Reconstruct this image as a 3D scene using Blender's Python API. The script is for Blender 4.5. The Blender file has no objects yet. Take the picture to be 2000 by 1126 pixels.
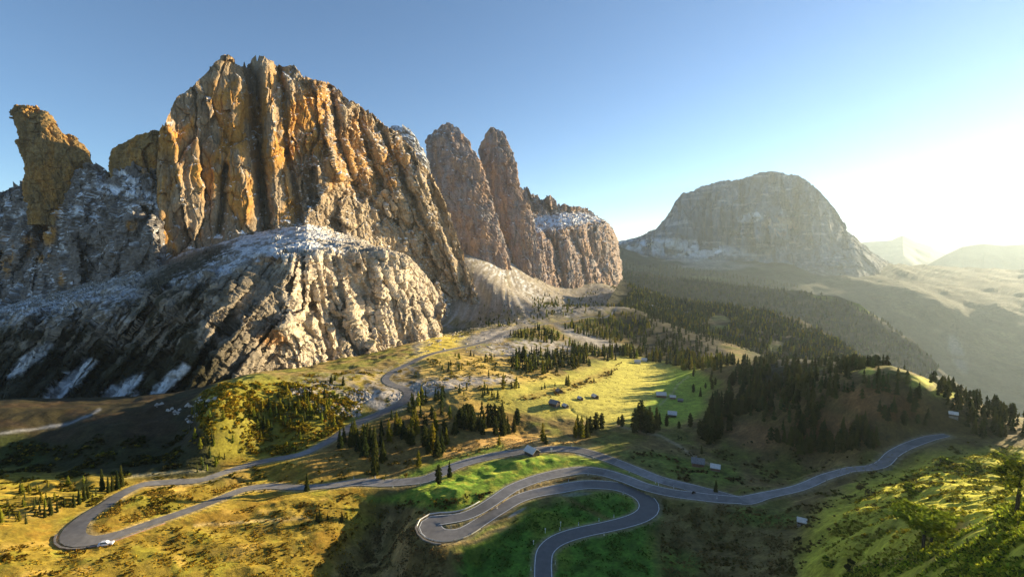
import bpy, math, random
import numpy as np

# ------------------------------------------------------------------ camera, sky, sun, exposure
scene = bpy.context.scene
col = scene.collection
F = 916.0                      # focal length in px of the 2000 px wide photograph
CX, CY = 1000.0, 563.0
CAM_Z = 110.0
PITCH = math.atan(63.0 / F)
cam_d = bpy.data.cameras.new("camera")
cam_d.sensor_width = 36.0
cam_d.lens = 36.0 * F / 2000.0
cam_d.clip_start = 1.0
cam_d.clip_end = 60000.0
cam = bpy.data.objects.new("camera", cam_d)
col.objects.link(cam)
cam.location = (0, 0, CAM_Z)
cam.rotation_euler = (math.pi / 2 - PITCH, 0, 0)
scene.camera = cam

SUN_AZ, SUN_EL = math.radians(60), math.radians(9.8)      # azimuth from the view direction towards the right
world = bpy.data.worlds.new("World")
scene.world = world
world.use_nodes = True
wn = world.node_tree
for n in list(wn.nodes):
    wn.nodes.remove(n)
w_out = wn.nodes.new("ShaderNodeOutputWorld")
w_bg = wn.nodes.new("ShaderNodeBackground")
w_sky = wn.nodes.new("ShaderNodeTexSky")
w_sky.sky_type = 'NISHITA'
w_sky.sun_disc = False
w_sky.sun_elevation = SUN_EL
w_sky.sun_rotation = SUN_AZ
w_sky.altitude = 2200
w_sky.air_density = 1.0
w_sky.dust_density = 0.25
w_sky.ozone_density = 2.4
w_bg.inputs["Strength"].default_value = 0.08
wn.links.new(w_sky.outputs[0], w_bg.inputs["Color"])
wn.links.new(w_bg.outputs[0], w_out.inputs["Surface"])

sun_d = bpy.data.lights.new("sun", 'SUN')
sun_d.energy = 5.0
sun_d.angle = math.radians(0.5)
sun_d.color = (1.0, 0.80, 0.48)
sun = bpy.data.objects.new("sun", sun_d)
col.objects.link(sun)
SUN = np.array([math.sin(SUN_AZ) * math.cos(SUN_EL), math.cos(SUN_AZ) * math.cos(SUN_EL), math.sin(SUN_EL)])
from mathutils import Vector
sun.rotation_euler = Vector(SUN).to_track_quat('Z', 'Y').to_euler()
sun.location = (400, 200, 400)

scene.view_settings.view_transform = 'Standard'
scene.view_settings.look = 'None'
scene.view_settings.gamma = 1.0
scene.view_settings.use_curve_mapping = False
scene.view_settings.exposure = 1.55
HAZE_DENSITY = 0.000033
HAZE_ANISO = 0.46

rng = np.random.default_rng(11)
random.seed(11)
cP, sP = math.cos(PITCH), math.sin(PITCH)

# ------------------------------------------------------------------ maths helpers
def unproj(px, py, D):
    px, py, D = np.broadcast_arrays(np.asarray(px, float), np.asarray(py, float), np.asarray(D, float))
    r = (px - CX) / F
    d = (py - CY) / F
    return np.stack([D * r, D * (cP - d * sP), CAM_Z + D * (-sP - d * cP)], -1)

def proj(P):
    x, y, z = P[..., 0], P[..., 1], P[..., 2] - CAM_Z
    D = y * cP - z * sP
    D = np.where(D < 1.0, 1.0, D)
    up = y * sP + z * cP
    return CX + F * x / D, CY - F * up / D, D

_perm = np.random.default_rng(5).permutation(256).astype(np.int64)
_perm = np.concatenate([_perm, _perm])
_g = np.random.default_rng(6).normal(size=(256, 3)).astype(np.float32)
_g /= np.linalg.norm(_g, axis=1, keepdims=True)

def perlin(P):
    shp = P.shape[:-1]
    Q = P.reshape(-1, 3).astype(np.float32)
    out = np.empty(len(Q), np.float32)
    CH = 150000
    for s in range(0, len(Q), CH):
        q = Q[s:s + CH]
        i0 = np.floor(q)
        f = q - i0
        i = i0.astype(np.int64) & 255
        u = f * f * f * (f * (f * 6 - 15) + 10)
        acc = 0
        for dx in (0, 1):
            hx = _perm[(i[:, 0] + dx) & 255]
            wx = u[:, 0] if dx else 1 - u[:, 0]
            for dy in (0, 1):
                hy = _perm[hx + ((i[:, 1] + dy) & 255)]
                wy = u[:, 1] if dy else 1 - u[:, 1]
                for dz in (0, 1):
                    h = _perm[hy + ((i[:, 2] + dz) & 255)]
                    g = _g[h]
                    dot = g[:, 0] * (f[:, 0] - dx) + g[:, 1] * (f[:, 1] - dy) + g[:, 2] * (f[:, 2] - dz)
                    wz = u[:, 2] if dz else 1 - u[:, 2]
                    acc = acc + dot * wx * wy * wz
        out[s:s + CH] = acc
    return (out * 1.5).reshape(shp)

def N(P, scale, off=0.0):
    sc = np.array(scale if np.ndim(scale) else (scale,) * 3, float)
    return perlin(P / sc + off)

def fbm(P, scale, octs=3, off=0.0):
    a, t = 1.0, 0.0
    sc = np.array(scale if np.ndim(scale) else (scale,) * 3, float)
    for k in range(octs):
        t = t + a * perlin(P / sc + off + 17.3 * k)
        sc = sc * 0.5
        a *= 0.5
    return t

def ridged(P, scale, off=0.0):
    return 1.0 - 2.0 * np.abs(N(P, scale, off))

_wr = np.random.default_rng(9)
_wj = _wr.uniform(-0.36, 0.36, (4096, 3)).astype(np.float32)
_wt = _wr.normal(size=(4096, 3)).astype(np.float32)
_wv = _wr.uniform(-0.5, 0.5, 4096).astype(np.float32)
def facets(P, scale, tilt=0.35, crack=0.0):
    """broken blocks: every cell of stone has its own offset and its own tilted face"""
    shp = P.shape[:-1]
    Q = (P / np.array(scale, float)).reshape(-1, 3).astype(np.float32)
    b0 = np.floor(Q - 0.5)
    f1 = np.full(len(Q), 9.0, np.float32); f2 = f1.copy()
    hid = np.zeros(len(Q), np.int64); vec = np.zeros_like(Q)
    for dx in (0, 1):
        for dy in (0, 1):
            for dz in (0, 1):
                c = b0 + np.array([dx, dy, dz], np.float32)
                ci = c.astype(np.int64)
                h = (ci[:, 0] * 73856093 ^ ci[:, 1] * 19349663 ^ ci[:, 2] * 83492791) & 4095
                v = Q - (c + 0.5 + _wj[h])
                d = np.einsum('ij,ij->i', v, v)
                m = d < f1
                f2 = np.where(m, f1, np.minimum(f2, d)); f1 = np.where(m, d, f1)
                hid = np.where(m, h, hid); vec[m] = v[m]
    out = _wv[hid] + tilt * np.einsum('ij,ij->i', _wt[hid], vec)
    if crack:
        out = out - crack * np.exp(-((np.sqrt(f2) - np.sqrt(f1)) / 0.07) ** 2)
    return out.reshape(shp)

def sst(a, b, x):
    t = np.clip((x - a) / (b - a), 0, 1)
    return t * t * (3 - 2 * t)

def segdist(PX, PY, pts):
    best = np.full(PX.shape, 1e9)
    for (x0, y0), (x1, y1) in zip(pts[:-1], pts[1:]):
        dx, dy = x1 - x0, y1 - y0
        t = np.clip(((PX - x0) * dx + (PY - y0) * dy) / (dx * dx + dy * dy + 1e-9), 0, 1)
        best = np.minimum(best, np.hypot(PX - x0 - t * dx, PY - y0 - t * dy))
    return best

def inside(PX, PY, pts):
    c = np.zeros(PX.shape, bool)
    n = len(pts)
    for k in range(n):
        (x0, y0), (x1, y1) = pts[k], pts[(k + 1) % n]
        if y0 == y1:
            continue
        c ^= ((PY < y0) != (PY < y1)) & (PX < (x1 - x0) * (PY - y0) / (y1 - y0) + x0)
    return c

def poly(PX, PY, pts, feather=6.0):
    d = segdist(PX, PY, list(pts) + [pts[0]])
    sd = np.where(inside(PX, PY, pts), d, -d)
    return sst(-feather, feather, sd)

def blob(PX, PY, cx, cy, rx, ry, ang=0.0):
    a = math.radians(ang)
    dx, dy = PX - cx, PY - cy
    u = (dx * math.cos(a) + dy * math.sin(a)) / rx
    v = (-dx * math.sin(a) + dy * math.cos(a)) / ry
    return sst(1.25, 0.6, np.hypot(u, v))

def pchip(xk, Y, x):
    """monotone cubic along axis 0; xk (K,), Y (K,M), x (n,)"""
    xk = np.asarray(xk, float)
    h = np.diff(xk)[:, None]
    dl = np.diff(Y, axis=0) / h
    m = np.zeros_like(Y)
    if len(xk) > 2:
        a, b = dl[:-1], dl[1:]
        hm = np.where(a * b > 0, 2 * a * b / np.where(np.abs(a + b) < 1e-12, 1e-12, a + b), 0)
        m[1:-1] = hm
    m[0], m[-1] = dl[0], dl[-1]
    i = np.clip(np.searchsorted(xk, x, side='right') - 1, 0, len(xk) - 2)
    t = ((x - xk[i]) / (xk[i + 1] - xk[i]))[:, None]
    H = (xk[i + 1] - xk[i])[:, None]
    return ((2 * t**3 - 3 * t**2 + 1) * Y[i] + (t**3 - 2 * t**2 + t) * H * m[i]
            + (-2 * t**3 + 3 * t**2) * Y[i + 1] + (t**3 - t**2) * H * m[i + 1])

def blur1(a, k):
    if k < 1:
        return a
    w = np.exp(-0.5 * (np.arange(-3 * k, 3 * k + 1) / k) ** 2)
    w /= w.sum()
    return np.convolve(np.pad(a, 3 * k, mode='edge'), w, mode='valid')

def grid_normals(P):
    a = np.gradient(P, axis=1)
    b = np.gradient(P, axis=0)
    n = np.cross(a, b)
    n /= np.linalg.norm(n, axis=-1, keepdims=True) + 1e-9
    return n

def lerp3(c, target, w):
    return c + (np.asarray(target, np.float32) - c) * w[..., None]

# ------------------------------------------------------------------ materials
def mat_base(name):
    m = bpy.data.materials.new(name)
    m.use_nodes = True
    nt = m.node_tree
    b = nt.nodes["Principled BSDF"]
    b.inputs["Roughness"].default_value = 0.9
    b.inputs["Specular IOR Level"].default_value = 0.15
    return m, nt, b

def terrain_mat(name, scales, var, bump, bump_scale, rough=0.92):
    """vertex colour x fine noise, with fine relief"""
    m, nt, b = mat_base(name)
    N_, L = nt.nodes, nt.links
    b.inputs["Roughness"].default_value = rough
    at = N_.new("ShaderNodeAttribute"); at.attribute_name = "Col"
    tc = N_.new("ShaderNodeTexCoord")
    last = at.outputs["Color"]
    for k, (sc, st) in enumerate(scales):
        mp = N_.new("ShaderNodeMapping"); mp.inputs["Scale"].default_value = st
        nz = N_.new("ShaderNodeTexNoise"); nz.inputs["Scale"].default_value = 1.0 / sc
        nz.inputs["Detail"].default_value = 5.0; nz.inputs["Roughness"].default_value = 0.62
        L.new(tc.outputs["Object"], mp.inputs[0]); L.new(mp.outputs[0], nz.inputs["Vector"])
        mr = N_.new("ShaderNodeMapRange")
        mr.inputs["From Min"].default_value = 0.28; mr.inputs["From Max"].default_value = 0.72
        mr.inputs["To Min"].default_value = 1.0 - var[k]; mr.inputs["To Max"].default_value = 1.0 + var[k]
        L.new(nz.outputs["Fac"], mr.inputs["Value"])
        mx = N_.new("ShaderNodeMix"); mx.data_type = 'RGBA'; mx.blend_type = 'MULTIPLY'; mx.inputs["Factor"].default_value = 1.0
        cmb = N_.new("ShaderNodeCombineColor")
        for ch in range(3):
            L.new(mr.outputs[0], cmb.inputs[ch])
        L.new(last, mx.inputs["A"]); L.new(cmb.outputs[0], mx.inputs["B"])
        last = mx.outputs["Result"]
    L.new(last, b.inputs["Base Color"])
    nz = N_.new("ShaderNodeTexNoise"); nz.inputs["Scale"].default_value = 1.0 / bump_scale
    nz.inputs["Detail"].default_value = 8.0; nz.inputs["Roughness"].default_value = 0.65
    L.new(tc.outputs["Object"], nz.inputs["Vector"])
    bp = N_.new("ShaderNodeBump"); bp.inputs["Strength"].default_value = 1.0; bp.inputs["Distance"].default_value = bump
    L.new(nz.outputs["Fac"], bp.inputs["Height"]); L.new(bp.outputs[0], b.inputs["Normal"])
    return m

M_ROCK = terrain_mat("rock", [(9.0, (1, 1, 0.25)), (2.2, (1, 1, 0.5))], [0.35, 0.32], 1.6, 5.0)
M_FARROCK = terrain_mat("far_rock", [(60.0, (1, 1, 0.25)), (14.0, (1, 1, 0.5))], [0.35, 0.3], 9.0, 30.0)
M_GROUND = terrain_mat("ground_cover", [(7.0, (1, 1, 1)), (1.3, (1, 1, 1))], [0.30, 0.40], 0.5, 2.2)
def fuzz(m, w):
    b = m.node_tree.nodes["Principled BSDF"]
    b.inputs["Sheen Weight"].default_value = w
    b.inputs["Sheen Roughness"].default_value = 0.55
    src = b.inputs["Base Color"].links[0].from_socket
    vm = m.node_tree.nodes.new("ShaderNodeVectorMath"); vm.operation = 'SCALE'; vm.inputs["Scale"].default_value = 3.4
    at = [x for x in m.node_tree.nodes if x.type == 'ATTRIBUTE'][0]
    mw = m.node_tree.nodes.new("ShaderNodeMath"); mw.operation = 'MULTIPLY'; mw.inputs[1].default_value = w
    m.node_tree.links.new(at.outputs["Alpha"], mw.inputs[0]); m.node_tree.links.new(mw.outputs[0], b.inputs["Sheen Weight"])
    m.node_tree.links.new(src, vm.inputs[0]); m.node_tree.links.new(vm.outputs[0], b.inputs["Sheen Tint"])
fuzz(M_GROUND, 0.8)
M_HILL = terrain_mat("hill_cover", [(90.0, (1, 1, 1)), (14.0, (1, 1, 1))], [0.35, 0.45], 7.0, 18.0)

def plain(name, color, rough=0.8, var=0.2, scale=1.0, metallic=0.0, spec=0.3):
    m, nt, b = mat_base(name)
    N_, L = nt.nodes, nt.links
    tc = N_.new("ShaderNodeTexCoord")
    nz = N_.new("ShaderNodeTexNoise"); nz.inputs["Scale"].default_value = scale; nz.inputs["Detail"].default_value = 6
    L.new(tc.outputs["Object"], nz.inputs["Vector"])
    cr = N_.new("ShaderNodeValToRGB")
    c = np.array(color)
    cr.color_ramp.elements[0].position = 0.3; cr.color_ramp.elements[1].position = 0.7
    cr.color_ramp.elements[0].color = (*np.clip(c * (1 - var), 0, 1), 1)
    cr.color_ramp.elements[1].color = (*np.clip(c * (1 + var), 0, 1), 1)
    L.new(nz.outputs["Fac"], cr.inputs[0]); L.new(cr.outputs[0], b.inputs["Base Color"])
    b.inputs["Roughness"].default_value = rough
    b.inputs["Metallic"].default_value = metallic
    b.inputs["Specular IOR Level"].default_value = spec
    return m

def leaf_mat(name, color, hue_to, trans=0.35, attr=False, scale=0.6):
    m = bpy.data.materials.new(name)
    m.use_nodes = True
    nt = m.node_tree
    N_, L = nt.nodes, nt.links
    for n in list(N_):
        N_.remove(n)
    out = N_.new("ShaderNodeOutputMaterial")
    df = N_.new("ShaderNodeBsdfDiffuse"); tr = N_.new("ShaderNodeBsdfTranslucent")
    mx = N_.new("ShaderNodeMixShader"); mx.inputs[0].default_value = trans
    if attr:
        at = N_.new("ShaderNodeAttribute"); at.attribute_name = "Col"
        csock = at.outputs["Color"]
    else:
        oi = N_.new("ShaderNodeObjectInfo")
        cm = N_.new("ShaderNodeMix"); cm.data_type = 'RGBA'
        cm.inputs["A"].default_value = (*color, 1); cm.inputs["B"].default_value = (*hue_to, 1)
        L.new(oi.outputs["Random"], cm.inputs["Factor"])
        csock = cm.outputs["Result"]
    tc = N_.new("ShaderNodeTexCoord")
    nz = N_.new("ShaderNodeTexNoise"); nz.inputs["Scale"].default_value = scale; nz.inputs["Detail"].default_value = 4
    L.new(tc.outputs["Object"], nz.inputs["Vector"])
    mr = N_.new("ShaderNodeMapRange"); mr.inputs["From Min"].default_value = 0.3; mr.inputs["From Max"].default_value = 0.7
    mr.inputs["To Min"].default_value = 0.6; mr.inputs["To Max"].default_value = 1.4
    L.new(nz.outputs["Fac"], mr.inputs["Value"])
    vm = N_.new("ShaderNodeVectorMath"); vm.operation = 'SCALE'
    L.new(csock, vm.inputs[0]); L.new(mr.outputs[0], vm.inputs["Scale"])
    L.new(vm.outputs[0], df.inputs["Color"]); L.new(vm.outputs[0], tr.inputs["Color"])
    L.new(df.outputs[0], mx.inputs[1]); L.new(tr.outputs[0], mx.inputs[2]); L.new(mx.outputs[0], out.inputs["Surface"])
    return m

# ------------------------------------------------------------------ object helpers
def mesh_from(name, V, faces, mat=None, smooth=False, colors=None):
    me = bpy.data.meshes.new(name)
    V = np.asarray(V, np.float32)
    faces = np.asarray(faces, np.int32)
    k = faces.shape[1]
    me.vertices.add(len(V)); me.vertices.foreach_set("co", V.ravel())
    me.loops.add(faces.size); me.loops.foreach_set("vertex_index", faces.ravel())
    me.polygons.add(len(faces))
    me.polygons.foreach_set("loop_start", np.arange(0, faces.size, k, dtype=np.int32))
    me.polygons.foreach_set("loop_total", np.full(len(faces), k, np.int32))
    me.polygons.foreach_set("use_smooth", np.full(len(faces), smooth, bool))
    if colors is not None:
        a = me.color_attributes.new("Col", 'FLOAT_COLOR', 'POINT')
        c4 = np.ones((len(V), 4), np.float32); c4[:, :3] = np.clip(colors[:, :3], 0.004, 0.9)
        if colors.shape[1] == 4:
            c4[:, 3] = np.clip(colors[:, 3], 0, 1)
        a.data.foreach_set("color", c4.ravel())
    me.update(calc_edges=True)
    if mat:
        me.materials.append(mat)
    return me

def link(name, data, parent=None, **props):
    o = bpy.data.objects.new(name, data)
    col.objects.link(o)
    if parent is not None:
        o.parent = parent
    for k, v in props.items():
        o[k] = v
    return o

def grid_faces(nr, nc, wrap=False):
    i = np.arange(nr - 1)[:, None]
    j = np.arange(nc if wrap else nc - 1)[None, :]
    j2 = (j + 1) % nc
    a = i * nc + j; b = i * nc + j2; c = (i + 1) * nc + j2; d = (i + 1) * nc + j
    return np.stack([a + 0 * j, b + 0 * i, c + 0 * i, d + 0 * j], -1).reshape(-1, 4)

# box / prism collector for small built things
class MB:
    def __init__(s):
        s.v = []; s.f = []
    def quad(s, pts):
        n = len(s.v); s.v += [tuple(p) for p in pts]; s.f.append(tuple(range(n, n + len(pts))))
    def box(s, x0, x1, y0, y1, z0, z1):
        n = len(s.v)
        s.v += [(x0, y0, z0), (x1, y0, z0), (x1, y1, z0), (x0, y1, z0), (x0, y0, z1), (x1, y0, z1), (x1, y1, z1), (x0, y1, z1)]
        s.f += [(n, n + 3, n + 2, n + 1), (n + 4, n + 5, n + 6, n + 7), (n, n + 1, n + 5, n + 4), (n + 1, n + 2, n + 6, n + 5), (n + 2, n + 3, n + 7, n + 6), (n + 3, n, n + 4, n + 7)]
    def hull(s, bot, top):
        """prism between two rings of equal length"""
        n = len(s.v); k = len(bot)
        s.v += [tuple(p) for p in bot] + [tuple(p) for p in top]
        s.f.append(tuple(range(n + k - 1, n - 1, -1))); s.f.append(tuple(range(n + k, n + 2 * k)))
        for i in range(k):
            j = (i + 1) % k
            s.f.append((n + i, n + j, n + k + j, n + k + i))
    def tube(s, p0, p1, r0, r1, k=6):
        p0, p1 = Vector(p0), Vector(p1)
        d = (p1 - p0).normalized()
        a = d.orthogonal().normalized(); b = d.cross(a)
        ring = lambda p, r: [p + a * r * math.cos(t * 2 * math.pi / k) + b * r * math.sin(t * 2 * math.pi / k) for t in range(k)]
        s.hull(ring(p0, r0), ring(p1, r1))
    def build(s, name, mat, parent=None, **props):
        me = bpy.data.meshes.new(name)
        me.from_pydata([tuple(v) for v in s.v], [], s.f)
        me.materials.append(mat); me.update()
        return link(name, me, parent, **props)

def empty(name, loc, rz=0.0, scale=1.0, **props):
    o = bpy.data.objects.new(name, None)
    col.objects.link(o)
    o.location = loc; o.rotation_euler = (0, 0, rz); o.scale = (scale,) * 3
    o.empty_display_size = 0.5
    for k, v in props.items():
        o[k] = v
    return o

# ------------------------------------------------------------------ palette (base colours of the things themselves)
GREY = (0.22, 0.195, 0.17); PALE = (0.35, 0.29, 0.22); ORANGE = (0.42, 0.215, 0.045); STAIN = (0.10, 0.09, 0.08)
PINK = (0.28, 0.205, 0.175); SNOW = (0.74, 0.78, 0.84); SCREE = (0.42, 0.38, 0.34)
GREEN = (0.045, 0.115, 0.012); MEADOW = (0.20, 0.185, 0.042); GOLD = (0.168, 0.122, 0.017); STRAW = (0.30, 0.21, 0.085)
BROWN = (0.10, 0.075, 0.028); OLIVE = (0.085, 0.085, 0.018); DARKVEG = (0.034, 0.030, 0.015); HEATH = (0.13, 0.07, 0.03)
LIME = (0.28, 0.265, 0.03)

# ------------------------------------------------------------------ lofted rock and hills
LOFTS = {}
def loft(name, rows, ncol, nrow, relief=None, detail=None, colour=None, mat=None, ts=None, back=((25, -6), (120, -110), (200, -320)), dsmooth=4, vs=None, jag=0.0):
    t = np.linspace(0, 1, ncol) if ts is None else ts
    ncol = len(t)
    RX, RY, RD = [], [], []
    for r in rows:
        r = np.array(r, float)
        x0, x1 = r[0, 0], r[-1, 0]
        x = x0 + (x1 - x0) * t
        RX.append(x); RY.append(np.interp(x, r[:, 0], r[:, 1])); RD.append(np.log(blur1(np.interp(x, r[:, 0], r[:, 2]), dsmooth)))
    RX, RY, RD = np.array(RX), np.array(RY), np.array(RD)
    step = np.maximum(np.abs(np.diff(RY, axis=0)).mean(1), 3) if vs is None else np.array(vs, float)
    vk = np.concatenate([[0], np.cumsum(step)]); vk /= vk[-1]
    v = np.linspace(0, 1, nrow)
    PX, PY, D = pchip(vk, RX, v), pchip(vk, RY, v), np.exp(pchip(vk, RD, v))
    VV = np.repeat(v[:, None], ncol, 1)
    if relief is not None:
        D = D + relief(PX, PY, VV)
    P = unproj(PX, PY, D)
    if detail is not None:
        n = grid_normals(P)
        if np.mean(np.sum(n * (P - np.array([0, 0, CAM_Z])), -1)) > 0:
            n = -n
        P = P + detail(P, n, PX, PY, VV)
    if jag:
        up = jag * (1.2 * facets(P + 13, (jag * 2.4, jag * 2.4, 900.0), 0.25) + 0.22 * facets(P + 33, (jag * 1.0, jag * 1.0, 900.0), 0.4))
        P[..., 2] += up * sst(0.8, 1.0, VV)
    n = grid_normals(P)
    if np.mean(np.sum(n * (P - np.array([0, 0, CAM_Z])), -1)) > 0:
        n = -n
    PX2, PY2, _ = proj(P)
    C = colour(P, n, PX2, PY2, VV)
    LOFTS[name] = (P, n, PX2, PY2)
    allP, allC = [P], [C]
    top = P[-1]
    d = top[:, :2] / np.linalg.norm(top[:, :2], axis=1, keepdims=True)
    for dist, dz in back:
        q = top.copy(); q[:, :2] += d * dist; q[:, 2] += dz
        q[:, 2] += 0.04 * abs(dz) * N(q, 30.0)
        allP.append(q[None]); allC.append(C[-1:])
    A, CC = np.concatenate(allP), np.concatenate(allC)
    me = mesh_from(name, A.reshape(-1, 3), grid_faces(A.shape[0], ncol), mat, smooth=False, colors=CC.reshape(-1, 3))
    return link(name, me, kind="structure")

def crag(P, n, amp, s=1.0, vert=3.0, shear=0.0, bench=1.0):
    """broken rock: upright slabs and blocks, cracks, ledges"""
    w = np.stack([N(P, 26 * s), N(P, 26 * s, 9.1), N(P, 34 * s, 4.4)], -1) * 2.6 * s + np.stack([N(P, 5 * s, 2.2), N(P, 5 * s, 5.1), N(P, 5 * s, 8.4)], -1) * 0.8 * s
    Q = P + w
    if shear:
        Q[..., 0] += shear * P[..., 2]; Q[..., 1] += shear * P[..., 2]
    d = (5.6 * facets(Q, (24 * s, 24 * s, 24 * s * vert * 0.8), 0.5, 0.3)
         + 3.0 * facets(Q + 50, (10 * s, 10 * s, 10 * s * vert * 0.7), 0.45, 0.35) + 1.5 * facets(Q + 90, (4.6 * s, 4.6 * s, 6.5 * s), 0.45, 0.3)
         + 0.55 * N(Q, (2.2 * s, 2.2 * s, 2.6 * s), 1.7))
    # bedding: benches that step back, of uneven height and broken along their run
    for per, a, o in ((17.0 * s, 1.9, 2.0), (6.0 * s, 0.8, 5.0)):
        zz = (P[..., 2] + 0.30 * per * N(P, 45 * s, o) + 0.5 * per * facets(Q + o * 7, (16 * s, 16 * s, 400 * s), 0.0)) / per
        saw = zz - np.floor(zz)
        d = d + bench * a * (0.5 - saw + 0.5 * sst(0.9, 1.0, saw)) * sst(-0.35, 0.25, N(P, 60 * s, o + 3))
    return n * (d * amp)[..., None]

def grooves(PX, PY, lines):
    out = np.zeros(PX.shape)
    wx = 0
    for pts, w, amp in lines:
        d = segdist(PX, PY, pts)
        out += amp * np.exp(-(d / w) ** 2)
    return out

# ---- the main wall
wall_base = [(286, 530, 760), (291, 528, 640), (296, 524, 556), (330, 516, 570), (400, 494, 598), (460, 470, 622), (540, 456, 652), (600, 450, 682), (660, 456, 735), (700, 474, 772), (760, 509, 825), (830, 564, 890), (880, 604, 935), (945, 632, 985)]
wall_top = [(302, 330, 780), (307, 290, 660), (314, 262, 572), (322, 236, 578), (345, 192, 592), (380, 165, 606), (405, 140, 618), (420, 120, 622), (440, 111, 628), (465, 121, 642), (481, 129, 655), (497, 116, 655), (515, 112, 660), (545, 131, 676), (575, 130, 690), (600, 150, 704), (640, 162, 735), (665, 180, 760), (700, 207, 795), (735, 226, 825), (750, 247, 838), (772, 255, 850), (800, 285, 872), (828, 318, 890), (850, 356, 905), (870, 400, 920), (888, 450, 935), (905, 500, 950), (925, 555, 965), (945, 606, 990)]
def interp_row(a, b, k, dd):
    """row a fraction k up from row a to row b, pushed dd metres away"""
    A, B = np.array(a, float), np.array(b, float)
    t = np.linspace(0, 1, 60)
    ax = A[0, 0] + (A[-1, 0] - A[0, 0]) * t; bx = B[0, 0] + (B[-1, 0] - B[0, 0]) * t
    ay, ad = np.interp(ax, A[:, 0], A[:, 1]), np.interp(ax, A[:, 0], A[:, 2])
    by, bd = np.interp(bx, B[:, 0], B[:, 1]), np.interp(bx, B[:, 0], B[:, 2])
    return [(x, y, d) for x, y, d in zip(ax + (bx - ax) * k, ay + (by - ay) * k, ad + (bd - ad) * k + dd)]
wall_foot = [(x, y + 55, d - 30) for x, y, d in wall_base]
ts_wall = np.concatenate([np.linspace(0, 0.016, 40, endpoint=False), np.linspace(0.016, 1, 540)])

WALL_LINES = [([(492, 120), (500, 200), (508, 300), (520, 460)], 11, 34), ([(546, 132), (556, 200), (560, 300)], 5, 12),
              ([(640, 165), (655, 230), (668, 300), (705, 390)], 7, 24), ([(740, 232), (765, 300), (800, 380), (845, 470)], 6, 16),
              ([(690, 215), (712, 290), (745, 370), (790, 470)], 5, 13), ([(590, 150), (612, 220), (640, 300)], 5, 8),
              ([(440, 330), (432, 400), (430, 455)], 7, 18), ([(835, 330), (855, 400), (880, 480), (905, 560)], 6, 14),
              ([(782, 268), (815, 340), (850, 420)], 5, 10), ([(330, 240), (345, 330), (360, 440)], 9, -8),
              ([(560, 300), (575, 370), (585, 430)], 6, 13), ([(612, 330), (606, 400)], 4, 14),
              ([(572, 285), (583, 340), (602, 410)], 11, -12), ([(621, 312), (625, 355), (627, 400)], 9, -15),
              ([(470, 160), (455, 230), (470, 300), (480, 420)], 16, -9), ([(520, 130), (530, 240), (535, 320)], 13, -10),
              ([(600, 180), (625, 260), (655, 350)], 14, -10), ([(675, 215), (700, 300), (735, 390)], 12, -12),
              ([(720, 250), (750, 330), (800, 430)], 10, -12), ([(770, 280), (800, 350), (840, 440)], 10, -10), ([(800, 310), (850, 430), (890, 540)], 11, -14)]
def wall_relief(PX, PY, V):
    Q = np.stack([PX - 0.34 * sst(560, 780, PX) * (PY - 250) + 7 * N(np.stack([PX, PY, 0 * PX + 5], -1), 30.0), PY * 0.27, 0 * PX], -1)
    wob = np.stack([5 * N(np.stack([PX, PY, 0 * PX + 3], -1), 45.0) + 2.5 * N(np.stack([PX, PY, 0 * PX + 1], -1), 12.0), 8 * N(np.stack([PX, PY, 0 * PX + 8], -1), 60.0)], -1)
    g = grooves(PX + wob[..., 0], PY + wob[..., 1], WALL_LINES)
    k = sst(520, 680, PX)
    r = (-11.0 * (1 - k) * facets(Q, (64.0, 40.0, 64.0), 0.6, 0.25) - 21.0 * k * facets(Q, (38.0, 38.0, 38.0), 0.7, 0.25)
         - (3.0 + 6.5 * k) * facets(Q + 40, (19.0, 16.0, 19.0), 0.6, 0.4))
    fade = sst(0.0, 0.06, V)
    return (g + r) * fade + 26 * blob(PX, PY, 545, 150, 60, 20) * 0
def wall_detail(P, n, PX, PY, V):
    k = 0.30 + 0.62 * sst(500, 680, PX)
    return crag(P, n, 1.0, 1.15, 2.5, 0.0, 1.9) * k[..., None]
def rock_colour(P, base=GREY, k=0.5):
    a = 0.5 + 0.5 * fbm(P, 45.0, 3)
    c = np.empty(P.shape, np.float32); c[:] = base
    c = lerp3(c, np.array(base) * 0.6, sst(0.45, 0.85, a) * k)
    c = lerp3(c, np.array(base) * 1.3, sst(0.5, 0.15, a) * k)
    st = N(P, (3.2, 3.2, 45.0), 2.2) + 0.5 * N(P, (1.4, 1.4, 25.0), 3.9)
    c = lerp3(c, STAIN, sst(0.22, 0.75, st) * 0.55)
    return c
def snow_on(c, P, n, lo, hi, amount, s=10.0):
    q = fbm(P, s, 3, 6.0)
    m = sst(lo, hi, n[..., 2] + 0.35 * q) * sst(-0.35, 0.25, q + amount)
    return lerp3(c, SNOW, np.clip(m, 0, 1))
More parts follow.
